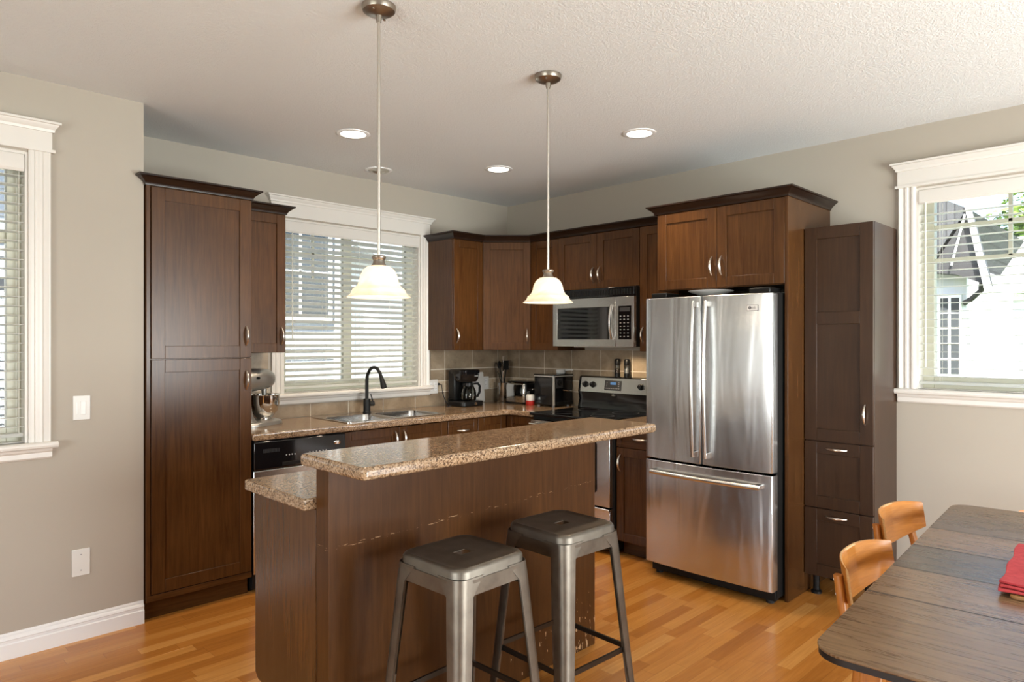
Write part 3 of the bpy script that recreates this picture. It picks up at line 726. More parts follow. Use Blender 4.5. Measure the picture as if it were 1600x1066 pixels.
m = MB(); m.tube([(xd - .030, .058 + .24 * i / 12, .036 + .024 * math.sin(PI * i / 12)) for i in range(13)], .0115, 12); o = m.build('handle', 'steel_small', d)
for z in (.062, .292): box('mount', 'steel_small', o, xd - .040, z - .012, .028, xd - .020, z + .012, .042)
p = box('control_panel', 'steel_small', t, xd + .004, 0, 0, w, .03, .356)
kp = box('keypad', 'black_glass', p, xd + .026, -.0015, .052, w - .022, .004, .290)
for r_ in range(7):
    for c_ in range(3):
        box('button', 'grey_print', kp, xd + .040 + .032 * c_, -.0028, .070 + .024 * r_, xd + .052 + .032 * c_, -.001, .076 + .024 * r_, bevel=0)
box('display', 'dark_grey', kp, xd + .038, -.0028, .250, w - .034, -.001, .278)
box('lamp_lens', 'white_plastic', t, .17, .05, -.006, .62, .17, .002)
lp = light('hood_lamp', 'SPOT', (-.20, -1.42, 1.396), 6, (1, .78, .52), (R(0), 0, 0), spot_size=R(150), spot_blend=.6, shadow_soft_size=.03)
m = MB(); m.lathe([(.012, 0), (.012, .002), (0, .002)], (0, 0, 0), 20, Matrix.Translation((.29, .030 - .0305, .026)) @ Matrix.Rotation(R(90), 4, 'X') @ Matrix.Diagonal((1, .5, 1, 1))); m.build('badge', 'chrome', d if False else t)

# ------------------------------------------------------------------ range
t = thing('electric_range', 'stainless and black electric range with knobs on its back panel', 'stove', (-.665, -.910, 0), R(-90))
w = .752
box('body', 'black_matte', t, 0, .045, .03, w, .640, .900)
box('cooktop', 'black_glass', t, -.002, .0, .892, w + .002, .640, .916, bevel=.006)
od = MB(); od.plate([(.012, .325), (w - .012, .325), (w - .012, .862), (.012, .862)], [[(.125, .42), (.125, .75), (w - .125, .75), (w - .125, .42)]], 0, .045)
od = od.build('oven_door', 'steel_small', t, bevel=.003); od.rotation_euler = (R(90), 0, 0); od.location = (0, .046, 0)
g = MB(); g.plate(rrect(.118, .413, w - .118, .757, .02), [], .036, .0462); g.build('window', 'black_glass', od)
m = MB(); m.tube([(.04, .835, .085), (w - .04, .835, .085)], .012, 12); o = m.build('handle', 'steel_small', od)
for x in (.06, w - .06): box('mount', 'steel_small', o, x - .012, .825, .04, x + .012, .845, .085)
sd = box('storage_drawer', 'steel_small', t, .012, .004, .060, w - .012, .045, .312)
box('drawer_lip', 'steel_small', sd, .012, -.010, .292, w - .012, .01, .314, bevel=.004)
for x in (.04, w - .04):
    for y in (.08, .6): m = MB(); m.lathe([(.018, 0), (.018, .032)], (x, y, 0), 12); m.build('foot', 'rubber', t)
for x, y, r_ in ((.2, .17, .1), (.55, .17, .085), (.2, .45, .085), (.55, .45, .1)):
    m = MB(); m.lathe([(r_, .9162), (r_, .9166), (r_ - .006, .9166), (r_ - .006, .9162)], (x, y, 0), 40, closed_profile=True); m.build('burner_ring', 'dark_grey', t)
bg = MB(); bg.prism([(.560, .914), (.580, .985), (.566, 1.045), (.585, 1.160), (.600, 1.168), (.655, 1.168), (.655, .914)], 0, w, 'x'); bg = bg.build('backguard', 'black_gloss', t, bevel=.004)
fp = MB(); fp.prism([(.5610, 1.045), (.580, 1.158), (.590, 1.158), (.574, 1.045)], .028, w - .028, 'x'); fp = fp.build('control_fascia', 'steel_small', bg)
aa = math.atan2(.019, .113)
def fas(x, z): return Matrix.Translation((x, .5610 + (z - 1.045) * .019 / .113 - .0005, z)) @ Matrix.Rotation(R(90) - aa, 4, 'X')
for x in (.075, .150, w - .150, w - .068):
    m = MB(); m.lathe([(.025, 0), (.024, .006), (.019, .010), (.017, .024), (0, .024)], (0, 0, 0), 24, fas(x, 1.102)); kb = m.build('knob', 'black_plastic', fp)
    m = MB(); m.box(-.0012, .004, .0235, .0012, .016, .0255, fas(x, 1.102)); m.build('pointer', 'grey_print', kb)
m = MB(); m.box(-.078, -.038, -.002, .078, .038, .003, fas(.345, 1.102)); dp = m.build('display_panel', 'dark_grey', fp)
m = MB(); m.box(-.024, .006, .003, .030, .026, .004, fas(.345, 1.102)); m.build('clock_display', 'display_blue', dp)
for i in range(8):
    m = MB(); m.box(-.064 + .017 * i, -.026, .003, -.056 + .017 * i, -.019, .004, fas(.345, 1.102)); m.build('button', 'grey_print', dp)
for i in range(3):
    for sx_ in (-.062, .05):
        m = MB(); m.box(sx_, -.008 + .014 * i, .003, sx_ + .010, -.003 + .014 * i, .004, fas(.345, 1.102)); m.build('button', 'grey_print', dp)
m = MB(); m.lathe([(.022, 0), (.022, .002), (.018, .003), (0, .003)], (0, 0, 0), 24, Matrix.Translation((.355, .5665, 1.024)) @ Matrix.Rotation(R(90) + .2, 4, 'X') @ Matrix.Diagonal((1, .42, 1, 1))); m.build('badge', 'chrome', bg)

# pepper and salt grinders
def grinder(label, y, fill):
    t = thing('spice_grinder', label, 'grinder', (-.048, y, 1.168), 0, 'grinders on the range')
    m = MB(); m.lathe([(.023, 0), (.023, .028), (.021, .031), (0, .031)], n=20); m.build('base', 'black_plastic', t)
    m = MB(); m.lathe([(.0205, .031), (.0205, .092), (0, .092)], n=20); m.build('glass_jar', 'clear_glass', t)
    m = MB(); m.lathe([(.0175, .032), (.0175, .065), (0, .066)], n=16); m.build('contents', fill, t)
    m = MB(); m.lathe([(.0215, .092), (.023, .096), (.023, .128), (.019, .138), (.008, .142), (0, .142)], n=20); m.build('cap', 'black_plastic', t)
grinder('black capped glass grinder of dark pepper on the range back panel', -1.262, 'pepper')
grinder('black capped glass grinder of white salt on the range back panel', -1.352, 'salt')

# ------------------------------------------------------------------ worktop clutter
# stand mixer, pointing away along the counter
t = thing('stand_mixer', 'silver stand mixer with steel bowl on worktop beside the pantry', 'mixer', (-2.500, -.235, .9145), R(22))
m = MB(); rings = []
for ins, z in ((0, 0), (0, .012), (.006, .022), (.03, .030)):
    rings.append([(x, y, z) for x, y in rrect(-.105 + ins, -.105 + ins, .235 - ins, .105 - ins, .095 - ins * .8, 8)])
m.loft(rings); m.build('base', 'mixer_silver', t)
m = MB(); rings = []
for cx, hx, hy, z in ((-.035, .065, .075, .02), (-.045, .050, .058, .06), (-.050, .043, .050, .12), (-.050, .042, .048, .18), (-.048, .050, .052, .225)):
    rings.append([(cx + hx * math.cos(2 * PI * i / 24), hy * math.sin(2 * PI * i / 24), z) for i in range(24)])
m.loft(rings); m.build('column', 'mixer_silver', t)
m = MB(); rings = []
for x, r_, zc in ((-.125, .02, .275), (-.120, .045, .277), (-.10, .060, .280), (-.05, .070, .283), (.03, .072, .286), (.10, .068, .288), (.15, .062, .288), (.178, .050, .287), (.190, .030, .286)):
    rings.append([(x, r_ * .92 * math.cos(2 * PI * i / 24), zc + r_ * math.sin(2 * PI * i / 24)) for i in range(24)])
m.loft(rings); hd_ = m.build('motor_head', 'mixer_silver', t)
m = MB(); m.tube([(.188, 0, .286), (.200, 0, .286)], [.024, .022], 18); m.build('hub_cap', 'chrome', hd_)
m = MB(); m.lathe([(.047, .225), (.050, .229), (.050, .236), (.046, .240)], (-.045, 0, 0), 24, closed_profile=False); m.build('trim_band', 'chrome', t)
m = MB(); m.tube([(.0, -.064, .300), (.0, -.080, .300)], [.009, .008], 10); m.build('speed_knob', 'black_plastic', hd_)
m = MB(); m.lathe([(.0, .030), (.045, .030), (.045, .040), (.055, .050), (.084, .085), (.096, .13), (.098, .185), (.102, .188), (.100, .190), (.094, .186), (.092, .13), (.08, .09), (.05, .056), (0, .05)], (.125, 0, 0), 36); bw = m.build('bowl', 'chrome', t)
m = MB(); m.tube([(.15, .095, .165), (.155, .125, .16), (.155, .128, .12), (.15, .092, .10)], .006, 8, flat=1.4); m.build('handle', 'chrome', bw)
m = MB(); m.tube([(.125, 0, .23), (.125, 0, .12)], [.018, .012], 12); m.build('beater_shaft', 'mixer_silver', t)

# coffee maker
t = thing('coffee_maker', 'black drip coffee maker with glass carafe in front of the white board', 'coffee maker', (-.655, -.165, .9145), R(-6))
m = MB(); m.plate(rrect(-.115, -.125, .115, .11, .04), [], 0, .042); m.build('base', 'black_plastic', t, bevel=.008)
box('tower', 'black_plastic', t, -.095, .02, .04, .095, .11, .29, bevel=.012)
m = MB(); m.loft([[(x, y, z) for x, y in rrect(-.098 + i_, -.11 + i_, .098 - i_, .11 - i_ * .2, .05)] for i_, z in ((.022, .198), (.012, .215), (.002, .270), (0, .292), (.008, .298))]); m.build('brew_basket', 'black_gloss', t)
m = MB(); m.lathe([(.055, .044), (.066, .050), (.070, .085), (.064, .125), (.048, .160), (.044, .172), (.042, .172), (.062, .12), (.066, .085), (.062, .054), (0, .050)], (0, -.045, 0), 30); cf = m.build('carafe', 'clear_glass', t)
m = MB(); m.lathe([(.047, .166), (.047, .188), (.040, .192), (0, .192)], (0, -.045, 0), 24); m.build('lid', 'black_plastic', cf)
m = MB(); m.tube([(.045, -.055, .180), (.088, -.062, .180), (.104, -.065, .160), (.102, -.065, .110), (.085, -.06, .075), (.066, -.055, .070)], [.008, .010, .010, .010, .009, .007], 10, flat=1.4); m.build('carafe_handle', 'black_plastic', cf)
m = MB(); m.lathe([(.014, 0), (.013, .004), (0, .004)], (0, 0, 0), 16, Matrix.Translation((.02, -.125, .021)) @ Matrix.Rotation(R(90), 4, 'X')); m.build('switch', 'chrome', t)
m = MB(); m.box(.02, -.1115, .243, .06, -.1085, .249); m.build('badge', 'grey_print', t)
m = MB(); m.tube([(-.172, .128, .176), (-.172, .085, .172), (-.168, .075, .10), (-.15, .055, .03), (-.13, .02, .004), (-.155, -.03, .004), (-.19, -.02, .004), (-.15, .03, .02), (-.115, .07, .06), (-.09, .09, .07)], .0035, 8); cd_ = m.build('power_cord', 'rubber', t)
m = MB(); m.tube([(-.172, .140, .176), (-.172, .118, .176)], [.011, .008], 10); m.build('plug', 'rubber', cd_)

m = MB(); m.plate(rrect(-.10, 0, .10, .262, .012), [], 0, .010); o = m.build('cutting_board', 'white_plastic', bevel=.002); o.location = (-.425, -.042, .9150); o.rotation_euler = (R(90 - 5), 0, 0)
tag(o, 'white plastic board leaning on the tiles behind the coffee maker', 'cutting board')

# utensil crock and utensils
UX, UY = -.168, -.118
t = thing('utensil_crock', 'shiny steel crock of cooking utensils in the tiled corner', 'crock', (UX, UY, .9145))
m = MB(); m.lathe([(.052, 0), (.054, .004), (.054, .160), (.056, .165), (.051, .166), (.050, .160), (.050, .008), (0, .006)], n=32); m.build('vessel', 'chrome', t)
def utensil(name, label, dx, dy, top, mat, head):
    t = thing(name, label, 'utensil', (UX, UY, .9225), 0, 'utensils in the steel crock')
    p0 = Vector((-dx * .5, -dy * .5, .006)); p1 = Vector((dx, dy, top)); ax = (p1 - p0).normalized()
    m = MB(); m.tube([p0, p0.lerp(p1, .5), p1], [.006, .0055, .0045], 8); m.build('shaft', mat, t)
    m = MB()
    if head == 'whisk':
        for k in range(6):
            a = PI * k / 6; c_, s_ = math.cos(a), math.sin(a); L = []
            for i in range(13):
                u = PI * i / 12; L.append(p1 + ax * (.045 - .045 * math.cos(2 * u if u < 0 else u) if False else .09 * math.sin(u / 1.0) ** .7) + Vector((c_, s_, 0)) * (.024 * math.cos(u)))
            m.tube(L, .0013, 5)
    elif head == 'spoon':
        m.lathe([(0, -.032), (.016, -.026), (.023, -.008), (.021, .012), (.011, .026), (0, .031)], p1 + ax * .026, 16, Matrix.Diagonal((1, .28, 1.1, 1)))
    elif head == 'turner':
        m.box(p1.x - .030, p1.y - .0018, p1.z - .005, p1.x + .030, p1.y + .0018, p1.z + .075)
    elif head == 'fork':
        for k in (-1, 0, 1): m.tube([p1 + Vector((0, 0, -.01)), p1 + Vector((.010 * k, 0, .02)), p1 + Vector((.011 * k, 0, .075))], [.004, .003, .002], 6)
    else:
        m.tube([p1 - ax * .10, p1 + ax * .01, p1 + ax * .03], [.009, .010, .006], 10)
    m.build('head', mat, t, bevel=.0008 if head == 'turner' else 0)
utensil('whisk', 'black wire whisk leaning toward the wall in the steel crock', -.034, .024, .245, 'black_plastic', 'whisk')
utensil('serving_fork', 'steel serving fork standing tallest in the middle of the crock', .008, .008, .315, 'chrome', 'fork')
utensil('slotted_turner', 'black flat turner standing at the toaster side of the crock', .032, -.004, .275, 'black_plastic', 'turner')
utensil('cooking_spoon', 'black oval cooking spoon behind the steel fork in the crock', -.012, .030, .290, 'black_plastic', 'spoon')
utensil('kitchen_tongs', 'steel tongs slanting across the front of the utensil crock', -.034, -.030, .235, 'steel_small', 'tongs')

# toaster
t = thing('toaster', 'chrome and black toaster in the worktop corner beside the black appliance', 'toaster', (-.165, -.335, .9145), R(-90))
m = MB(); rings = []
for ins, z in ((.004, .012), (0, .025), (0, .150), (.006, .170), (.020, .180)): rings.append([(x, y, z) for x, y in rrect(-.118 + ins, -.082 + ins, .118 - ins, .082 - ins, .03)])
m.loft(rings); m.build('shell', 'chrome', t)
box('base', 'black_plastic', t, -.112, -.078, 0, .112, .078, .014)
box('top_deck', 'black_plastic', t, -.105, -.060, .178, .105, .060, .186, bevel=.004)
for y in (-.026, .026): box('slot', 'dark_grey', t, -.085, y - .013, .1855, .085, y + .013, .1865, bevel=0)
e = box('end_panel', 'black_plastic', t, .112, -.074, .014, .130, .074, .176, bevel=.008)
box('lever', 'chrome', e, .128, -.018, .118, .152, .018, .130, bevel=.003)
for z in (.045, .065, .085, .100): box('button', 'grey_print', e, .129, -.060, z, .133, -.030, z + .008)

# red and white jar
t = thing('spread_jar', 'small white jar with red lower band between toaster and black appliance', 'jar', (-.262, -.535, .9145))
m = MB(); m.lathe([(.034, 0), (.036, .004), (.036, .040), (0, .040)], n=24); m.build('red_band', 'red_plastic', t)
m = MB(); m.lathe([(.035, .040), (.036, .075), (.030, .088), (0, .090)], n=24); m.build('cap', 'white_plastic', t)

# black countertop machine
t = thing('coffee_machine', 'black boxy countertop coffee machine with chrome edge trim beside the range', 'coffee machine', (-.150, -.690, .9145))
box('case', 'black_gloss', t, -.120, -.105, .012, .125, .105, .245, bevel=.010)
box('top_lid', 'black_gloss', t, -.123, -.108, .250, .128, .108, .262, bevel=.005)
m = MB(); m.plate(rrect(-.124, -.109, .129, .109, .012), [], .243, .251); m.build('chrome_rim', 'steel_bright', t)
m = MB(); m.box(-.124, -.109, .014, -.104, -.104, .244); m.build('chrome_corner', 'steel_bright', t)
fpn = box('brew_panel', 'dark_grey', t, -.085, -.1085, .150, -.005, -.104, .232)
m = MB(); m.lathe([(.024, 0), (.024, .004), (.016, .006), (.014, .014), (0, .014)], (0, 0, 0), 24, Matrix.Translation((-.045, -.108, .192)) @ Matrix.Rotation(R(90), 4, 'X')); m.build('dial', 'black_plastic', fpn)
m = MB(); m.tube([(.00, -.106, .135), (.02, -.130, .132), (.09, -.135, .118)], [.006, .0065, .007], 10); m.build('steam_arm', 'chrome', t)
box('drip_tray', 'black_plastic', t, -.08, -.118, .014, .11, -.104, .040)
for x in (-.09, .09):
    for y in (-.08, .08): m = MB(); m.lathe([(.012, 0), (.012, .014)], (x, y, 0), 12); m.build('foot', 'grey_print', t)
t = thing('measuring_scoop', 'white plastic scoop lying on top of the black coffee machine', 'scoop', (-.055, -.690, 1.1770))
m = MB(); m.lathe([(0, 0), (.030, 0), (.034, .004), (.036, .030), (.033, .030), (.030, .006), (0, .005)], n=24, M=Matrix.Diagonal((1.25, 1, 1, 1))); m.build('cup', 'white_gloss', t)
m = MB(); m.tube([(.02, -.032, .026), (.03, -.065, .030), (.04, -.10, .030)], [.006, .005, .006], 8, flat=.5); m.build('handle', 'white_gloss', t)

# ------------------------------------------------------------------ island
IX0, IX1, IYF, IYP, IYB = -3.192, -1.775, -2.400, -2.318, -1.850
t = thing('kitchen_island', 'dark brown kitchen island with raised bar wall and scuffed back panel', 'kitchen island', (0, 0, 0))
box('bar_wall', 'wood_island', t, IX0 + .001, IYF, 0, IX1, IYP, 1.029, bevel=.002)
m = MB(); m.prism([(IYP + .002, 0), (IYP + .002, .873), (IYB, .873), (IYB, .165), (IYB - .025, .142), (IYB - .065, .142), (IYB - .065, 0)], IX0, IX0 + .02, 'x'); m.build('end_panel', 'wood_v', t, bevel=.0015)
box('cabinet_body', 'wood_v', t, IX0 + .02, IYP + .002, .10, IX1, IYB - .02, .873)
box('toe_kick', 'wood_h', t, IX0 + .02, IYP + .002, 0, IX1, IYB - .085, .10)
n = 3; ww = (IX1 - IX0 - .02) / n
for i in range(n):
    xa = IX0 + .02 + i * ww; m = MB(); y = IYB - .02
    m.box(xa + .002, y, .108, xa + ww - .002, y + .02, .868); o = m.build('door', 'wood_v', t, bevel=.002)
    m = MB(); m.tube([(xa + .04, y + .02 + .03 * math.sin(PI * k / 10) ** .8 if 0 < k < 10 else y + .02, .75 + .11 * k / 10) for k in range(11)], [.0032 + .004 * math.sin(PI * k / 10) for k in range(11)], 8); m.build('handle', 'nickel', o)
m = MB(); m.plate([(-3.236, IYP + .002), (-3.236, -1.853), (-3.226, -1.843), (-1.745, -1.843), (-1.745, IYP + .002)][::-1], [], .874, .914)
tag(m.build('island_worktop', 'granite', bevel=.012, seg=3), 'lower brown speckled worktop on the sink side of the island', 'worktop')
m = MB(); m.plate(rrect(-3.250, -2.695, -1.690, -2.305, .022, 5), [], 1.030, 1.070)
tag(m.build('breakfast_counter', 'granite', bevel=.013, seg=4), 'raised brown speckled breakfast bar top of the island', 'worktop')

# ------------------------------------------------------------------ stools
def make_stool(label):
    t = thing('bar_stool', label, 'stool', group='metal bar stools at the island')
    ST, hs = .762, .152
    m = MB(); N = 56
    def rs(h, r, z, dome=0):
        pts = rrect(-h, -h, h, h, r, 13); return [(x, y, z) for x, y in pts]
    slot = []
    for k in range(N):
        a = 2 * PI * (k + .5) / N; c_, s_ = math.cos(a), math.sin(a)
        slot.append((c_, s_))
    outer = [rs(hs + .004, .045, ST - .046), rs(hs, .045, ST - .040), rs(hs - .001, .045, ST - .012), rs(hs - .005, .045, ST - .004), rs(hs - .013, .042, ST), rs(hs - .024, .036, ST - .0035), rs(hs - .040, .03, ST - .005)]
    def slotring(hx, hy, z):
        out = []
        for x, y, _ in outer[0]:
            a = math.atan2(y, x); c_, s_ = math.cos(a), math.sin(a); L = hx - hy
            # stadium
            k = hy / max(abs(s_), 1e-6)
            if abs(k * c_) <= L: out.append((k * c_, math.copysign(hy, s_), z))
            else:
                b = L * abs(c_); q = b + math.sqrt(max(b * b - (L * L - hy * hy), 0)); out.append((q * c_, q * s_, z))
        return out
    rings = outer + [slotring(.072, .026, ST - .004), slotring(.060, .0185, ST - .005), slotring(.059, .0175, ST - .0062)]
    # inner underside, going back out
    rings += [slotring(.068, .025, ST - .0072), rs(hs - .006, .04, ST - .010), rs(hs - .003, .043, ST - .046)]
    m.loft(rings + [rings[0]], cap0=False, cap1=False); m.build('seat', 'gunmetal', t, ang=40)
    top_h, bot_h = hs + .003, .212
    for sx in (-1, 1):
        for sy in (-1, 1):
            m = MB(); rings = []
            for z, f in ((ST - .030, 0), (ST - .085, .09), (.28, .62), (.02, 1.0)):
                h = top_h + (bot_h - top_h) * f; L = .070 - .034 * f; r = .034 - .012 * f; th = .0022
                if z < ST - .04 and z > ST - .09: L = .058
                if z > ST - .04: L = .100
                o_, i_ = [], []
                for lst, off in ((o_, 0), (i_, th)):
                    q = h - off; rr = max(r - off, .004)
                    lst.append((q - L, q)); lst.append((q - rr, q))
                    for k in range(1, 6): a = PI / 2 * (1 - k / 6); lst.append((q - rr + rr * math.cos(a), q - rr + rr * math.sin(a)))
                    lst.append((q, q - rr)); lst.append((q, q - L))
                # returned lips make it read as pressed channel
                ring = o_ + [(o_[-1][0] - .010, o_[-1][1])] + i_[::-1] + [(o_[0][0], o_[0][1] - .010)]
                rings.append([(sx * x, sy * y, z) for x, y in ring])
            m.loft(rings); lg = m.build('leg', 'gunmetal', t, ang=35)
            m = MB(); h = bot_h; m.box(sx * (h - .038), sy * (h - .038), 0, sx * (h + .002), sy * (h + .002), .024); m.build('foot_cap', 'rubber', lg, bevel=.006)
            m = MB(); hq = top_h + (bot_h - top_h) * .66 - .006; m.tube([(sx * (hq - .012), sy * (hq - .012), .16), (sx * (hq - .030), sy * (hq - .030), .36)], .006, 8); m.build('rib', 'gunmetal', lg)
    for k in range(4):                                   # apron strips between the legs
        M = Matrix.Rotation(PI / 2 * k, 4, 'Z'); m = MB(); m.box(-.10, -hs - .0045, ST - .082, .10, -hs - .002, ST - .036, M); m.build('apron', 'gunmetal', t)
    hz = .29; hb = top_h + (bot_h - top_h) * .61 - .016
    for k in range(4):
        M = Matrix.Rotation(PI / 2 * k, 4, 'Z'); m = MB(); m.box(-hb, -hb - .004, hz - .009, hb, -hb + .004, hz + .009, M); m.build('foot_rail', 'gunmetal_dark', t)
    for a in (45, 135):
        m = MB(); c_, s_ = math.cos(R(a)) * .185, math.sin(R(a)) * .185; m.tube([(-c_, -s_, ST - .10), (0, 0, ST - .075 - .0001 * a), (c_, s_, ST - .10)], .005, 8); m.build('cross_brace', 'gunmetal_dark', t)
    return t
s1 = make_stool('gunmetal bar stool at the end of the island nearer the tall pantry')
s1.location = (-2.895, -2.735, 0); s1.rotation_euler = (0, 0, R(1.5))
s2 = copy_tree(s1); s2.location = (-2.395, -2.730, 0); s2.rotation_euler = (0, 0, R(-2))
s2['label'] = 'gunmetal bar stool at the end of the island nearer the refrigerator'

# ------------------------------------------------------------------ dining set
TA = math.atan2(-3.687 + 3.790, -1.029 + 2.652)          # slight turn of the table
TC = Vector((-2.765, -3.798, 0)); TL, TWD, TZ = 1.875, 1.0, .74
t = thing('dining_table', 'dark weathered oak dining table with rounded corners beside the window', 'table', TC, TA)
m = MB(); seams = [0, .285, .575, .865, 1.155, 1.445, TL]
outline = rrect(0, -TWD, TL, 0, .075, 8)
m.plate(outline, [], TZ - .007, TZ); m.build('tabletop', 'table_oak', t, bevel=.002)
m = MB(); m.plate(rrect(.002, -TWD + .002, TL - .002, -.002, .073, 8), [], TZ - .022, TZ - .0072); m.build('edge_band', 'table_edge', t)
for x in (.49, .78, 1.07, 1.36): box('leaf_joint', 'table_edge', t, x - .0024, -TWD + .004, TZ - .002, x + .0024, -.004, TZ + .0004, bevel=0)
for x in (.265, TL - .05):
    for y in (-.07, -TWD + .07): box('leg', 'oak_leg', t, x - .026, y - .026, 0, x + .026, y + .026, TZ - .035, bevel=.006)
box('apron', 'table_edge', t, .295, -.082, TZ - .085, TL - .08, -.058, TZ - .035); box('apron', 'table_edge', t, .295, -TWD + .058, TZ - .085, TL - .08, -TWD + .082, TZ - .035)

def make_chair(label):
    """faces -y; backrest ends at y=0 line, bulging to +y"""
    t = thing('dining_chair', label, 'chair', group='oak dining chairs')
    hw = .218; zt = .752
    m = MB(); n = 18; ringsT = []
    for i in range(n + 1):
        u = -1 + 2 * i / n; x = hw * u; y = .066 * (1 - abs(u) ** 2.4)
        hgt = .158 - .052 * abs(u) ** 2.2; ztop = zt - .012 * abs(u) ** 3
        th = .013
        nx, ny = -.066 * 2.4 * abs(u) ** 1.4 * math.copysign(1, u) / hw, 1.0
        nl = math.hypot(nx, ny); nx, ny = -nx / nl * -1, ny / nl
        lean = -.022
        r_ = []
        for dy, dz in ((-th / 2, 0), (th / 2, 0)):
            pass
        p = lambda off, z: (x - nx * off * -1, y + ny * off + lean * (ztop - z) / .15, z)
        ringsT.append([p(-th / 2, ztop - .004), p(-th / 2 + .004, ztop), p(th / 2 - .004, ztop), p(th / 2, ztop - .004), p(th / 2, ztop - hgt + .004), p(th / 2 - .004, ztop - hgt), p(-th / 2 + .004, ztop - hgt), p(-th / 2, ztop - hgt + .004)])
    m.mi = 0; m.loft(ringsT); 
    m.b.faces.ensure_lookup_table()
    for f in m.b.faces:
        f.material_index = 0
    bk = m.build('backrest', ['oak_back', 'oak_edge'], t, ang=40)
    me = bk.data
    for p_ in me.polygons:
        nrm = p_.normal
        if abs(nrm.z) > .75 or abs(nrm.x) > .7: p_.material_index = 1
    for sx in (-1, 1):
        x = sx * .180
        m = MB(); rings = []
        for z, y, hx, hy in ((0, .03, .016, .014), (.43, -.03, .019, .020), (.60, .0225, .017, .013), (.706, .0385, .015, .012)):
            rings.append([(x + a, y + b, z) for a, b in rrect(-hx, -hy, hx, hy, .008, 3)])
        m.loft(rings); rl = m.build('leg', 'oak_leg', t)
        for z in (.645, .69): m = MB(); m.lathe([(.0055, 0), (.005, .003), (0, .004)], (0, 0, 0), 10, Matrix.Translation((x, .0355 + (z - .60) * .143, z)) @ Matrix.Rotation(R(-90), 4, 'X')); m.build('screw_cap', 'white_plastic', rl)
        m = MB(); rings = []
        for z, y, hx, hy in ((0, -.335, .014, .014), (.43, -.315, .018, .018)): rings.append([(x + a, y + b, z) for a, b in rrect(-hx, -hy, hx, hy, .008, 3)])
        m.loft(rings); m.build('leg', 'oak_leg', t)
    m = MB(); m.plate(rrect(-.188, -.345, .188, .03, .06, 6), [], .435, .450); m.build('seat', 'oak_back', t, bevel=.004)
    m = MB(); m.box(-.16, -.325, .385, .16, -.305, .434); m.box(-.16, -.04, .385, .16, -.02, .434); m.box(-.18, -.32, .385, -.16, -.02, .434); m.box(.16, -.32, .385, .18, -.02, .434); m.build('seat_rail', 'oak_leg', t)
    return t
c1 = make_chair('oak bentwood chair tucked under the table end nearest the bar stools')
c1.location = (-1.918, -3.662, 0); c1.rotation_euler = (0, 0, R(1))
c2 = copy_tree(c1); c2.location = (-1.188, -3.562, 0); c2.rotation_euler = (0, 0, R(-3)); c2['label'] = 'oak bentwood chair between the dining table and tall slim cabinet'
c3 = copy_tree(c1); c3.location = (-.835, -4.125, 0); c3.rotation_euler = (0, 0, R(-87)); c3['label'] = 'oak bentwood chair whose backrest top just shows past the far table end'

# board and folded cloth on the table
t = thing('serving_board', 'thin oak board under the folded red cloth on the dining table', 'board', (-2.075, -4.055, TZ + .001), TA)
m = MB(); m.plate(rrect(0, -.36, .50, -.012, .015), [], 0, .010); m.build('plank', 'board_oak', t, bevel=.002)
t = thing('folded_cloth', 'red woven cloth folded on the oak board at the window side of the table', 'cloth', (-2.070, -4.040, TZ + .0115), TA)
for k, (x0, y0, z0) in enumerate(((0, 0, 0), (.010, -.006, .0085), (.022, -.002, .017))):
    m = MB(); nx, ny = 16, 12; top, bot = [], []
    def pt(i, j, dz): 
        x = x0 + .47 * i / nx; y = y0 - .34 * j / ny
        return (x + .004 * math.sin(j * 1.3 + k), y + .003 * math.sin(i * .9 + k), z0 + dz + .0012 * math.sin(i * .8 + j * .5 + k))
    g0 = [[m.v(pt(i, j, 0.0015)) for j in range(ny + 1)] for i in range(nx + 1)]; g1 = [[m.v(pt(i, j, .008)) for j in range(ny + 1)] for i in range(nx + 1)]
    for i in range(nx):
        for j in range(ny):
            m.face([g0[i][j], g0[i][j + 1], g0[i + 1][j + 1], g0[i + 1][j]]); m.face([g1[i][j], g1[i + 1][j], g1[i + 1][j + 1], g1[i][j + 1]])
    for i in range(nx): m.face([g0[i][0], g0[i + 1][0], g1[i + 1][0], g1[i][0]]); m.face([g0[i + 1][ny], g0[i][ny], g1[i][ny], g1[i + 1][ny]])
    for j in range(ny): m.face([g0[0][j + 1], g0[0][j], g1[0][j], g1[0][j + 1]]); m.face([g0[nx][j], g0[nx][j + 1], g1[nx][j + 1], g1[nx][j]])
    m.build('fold', 'red_cloth', t, bevel=.002)

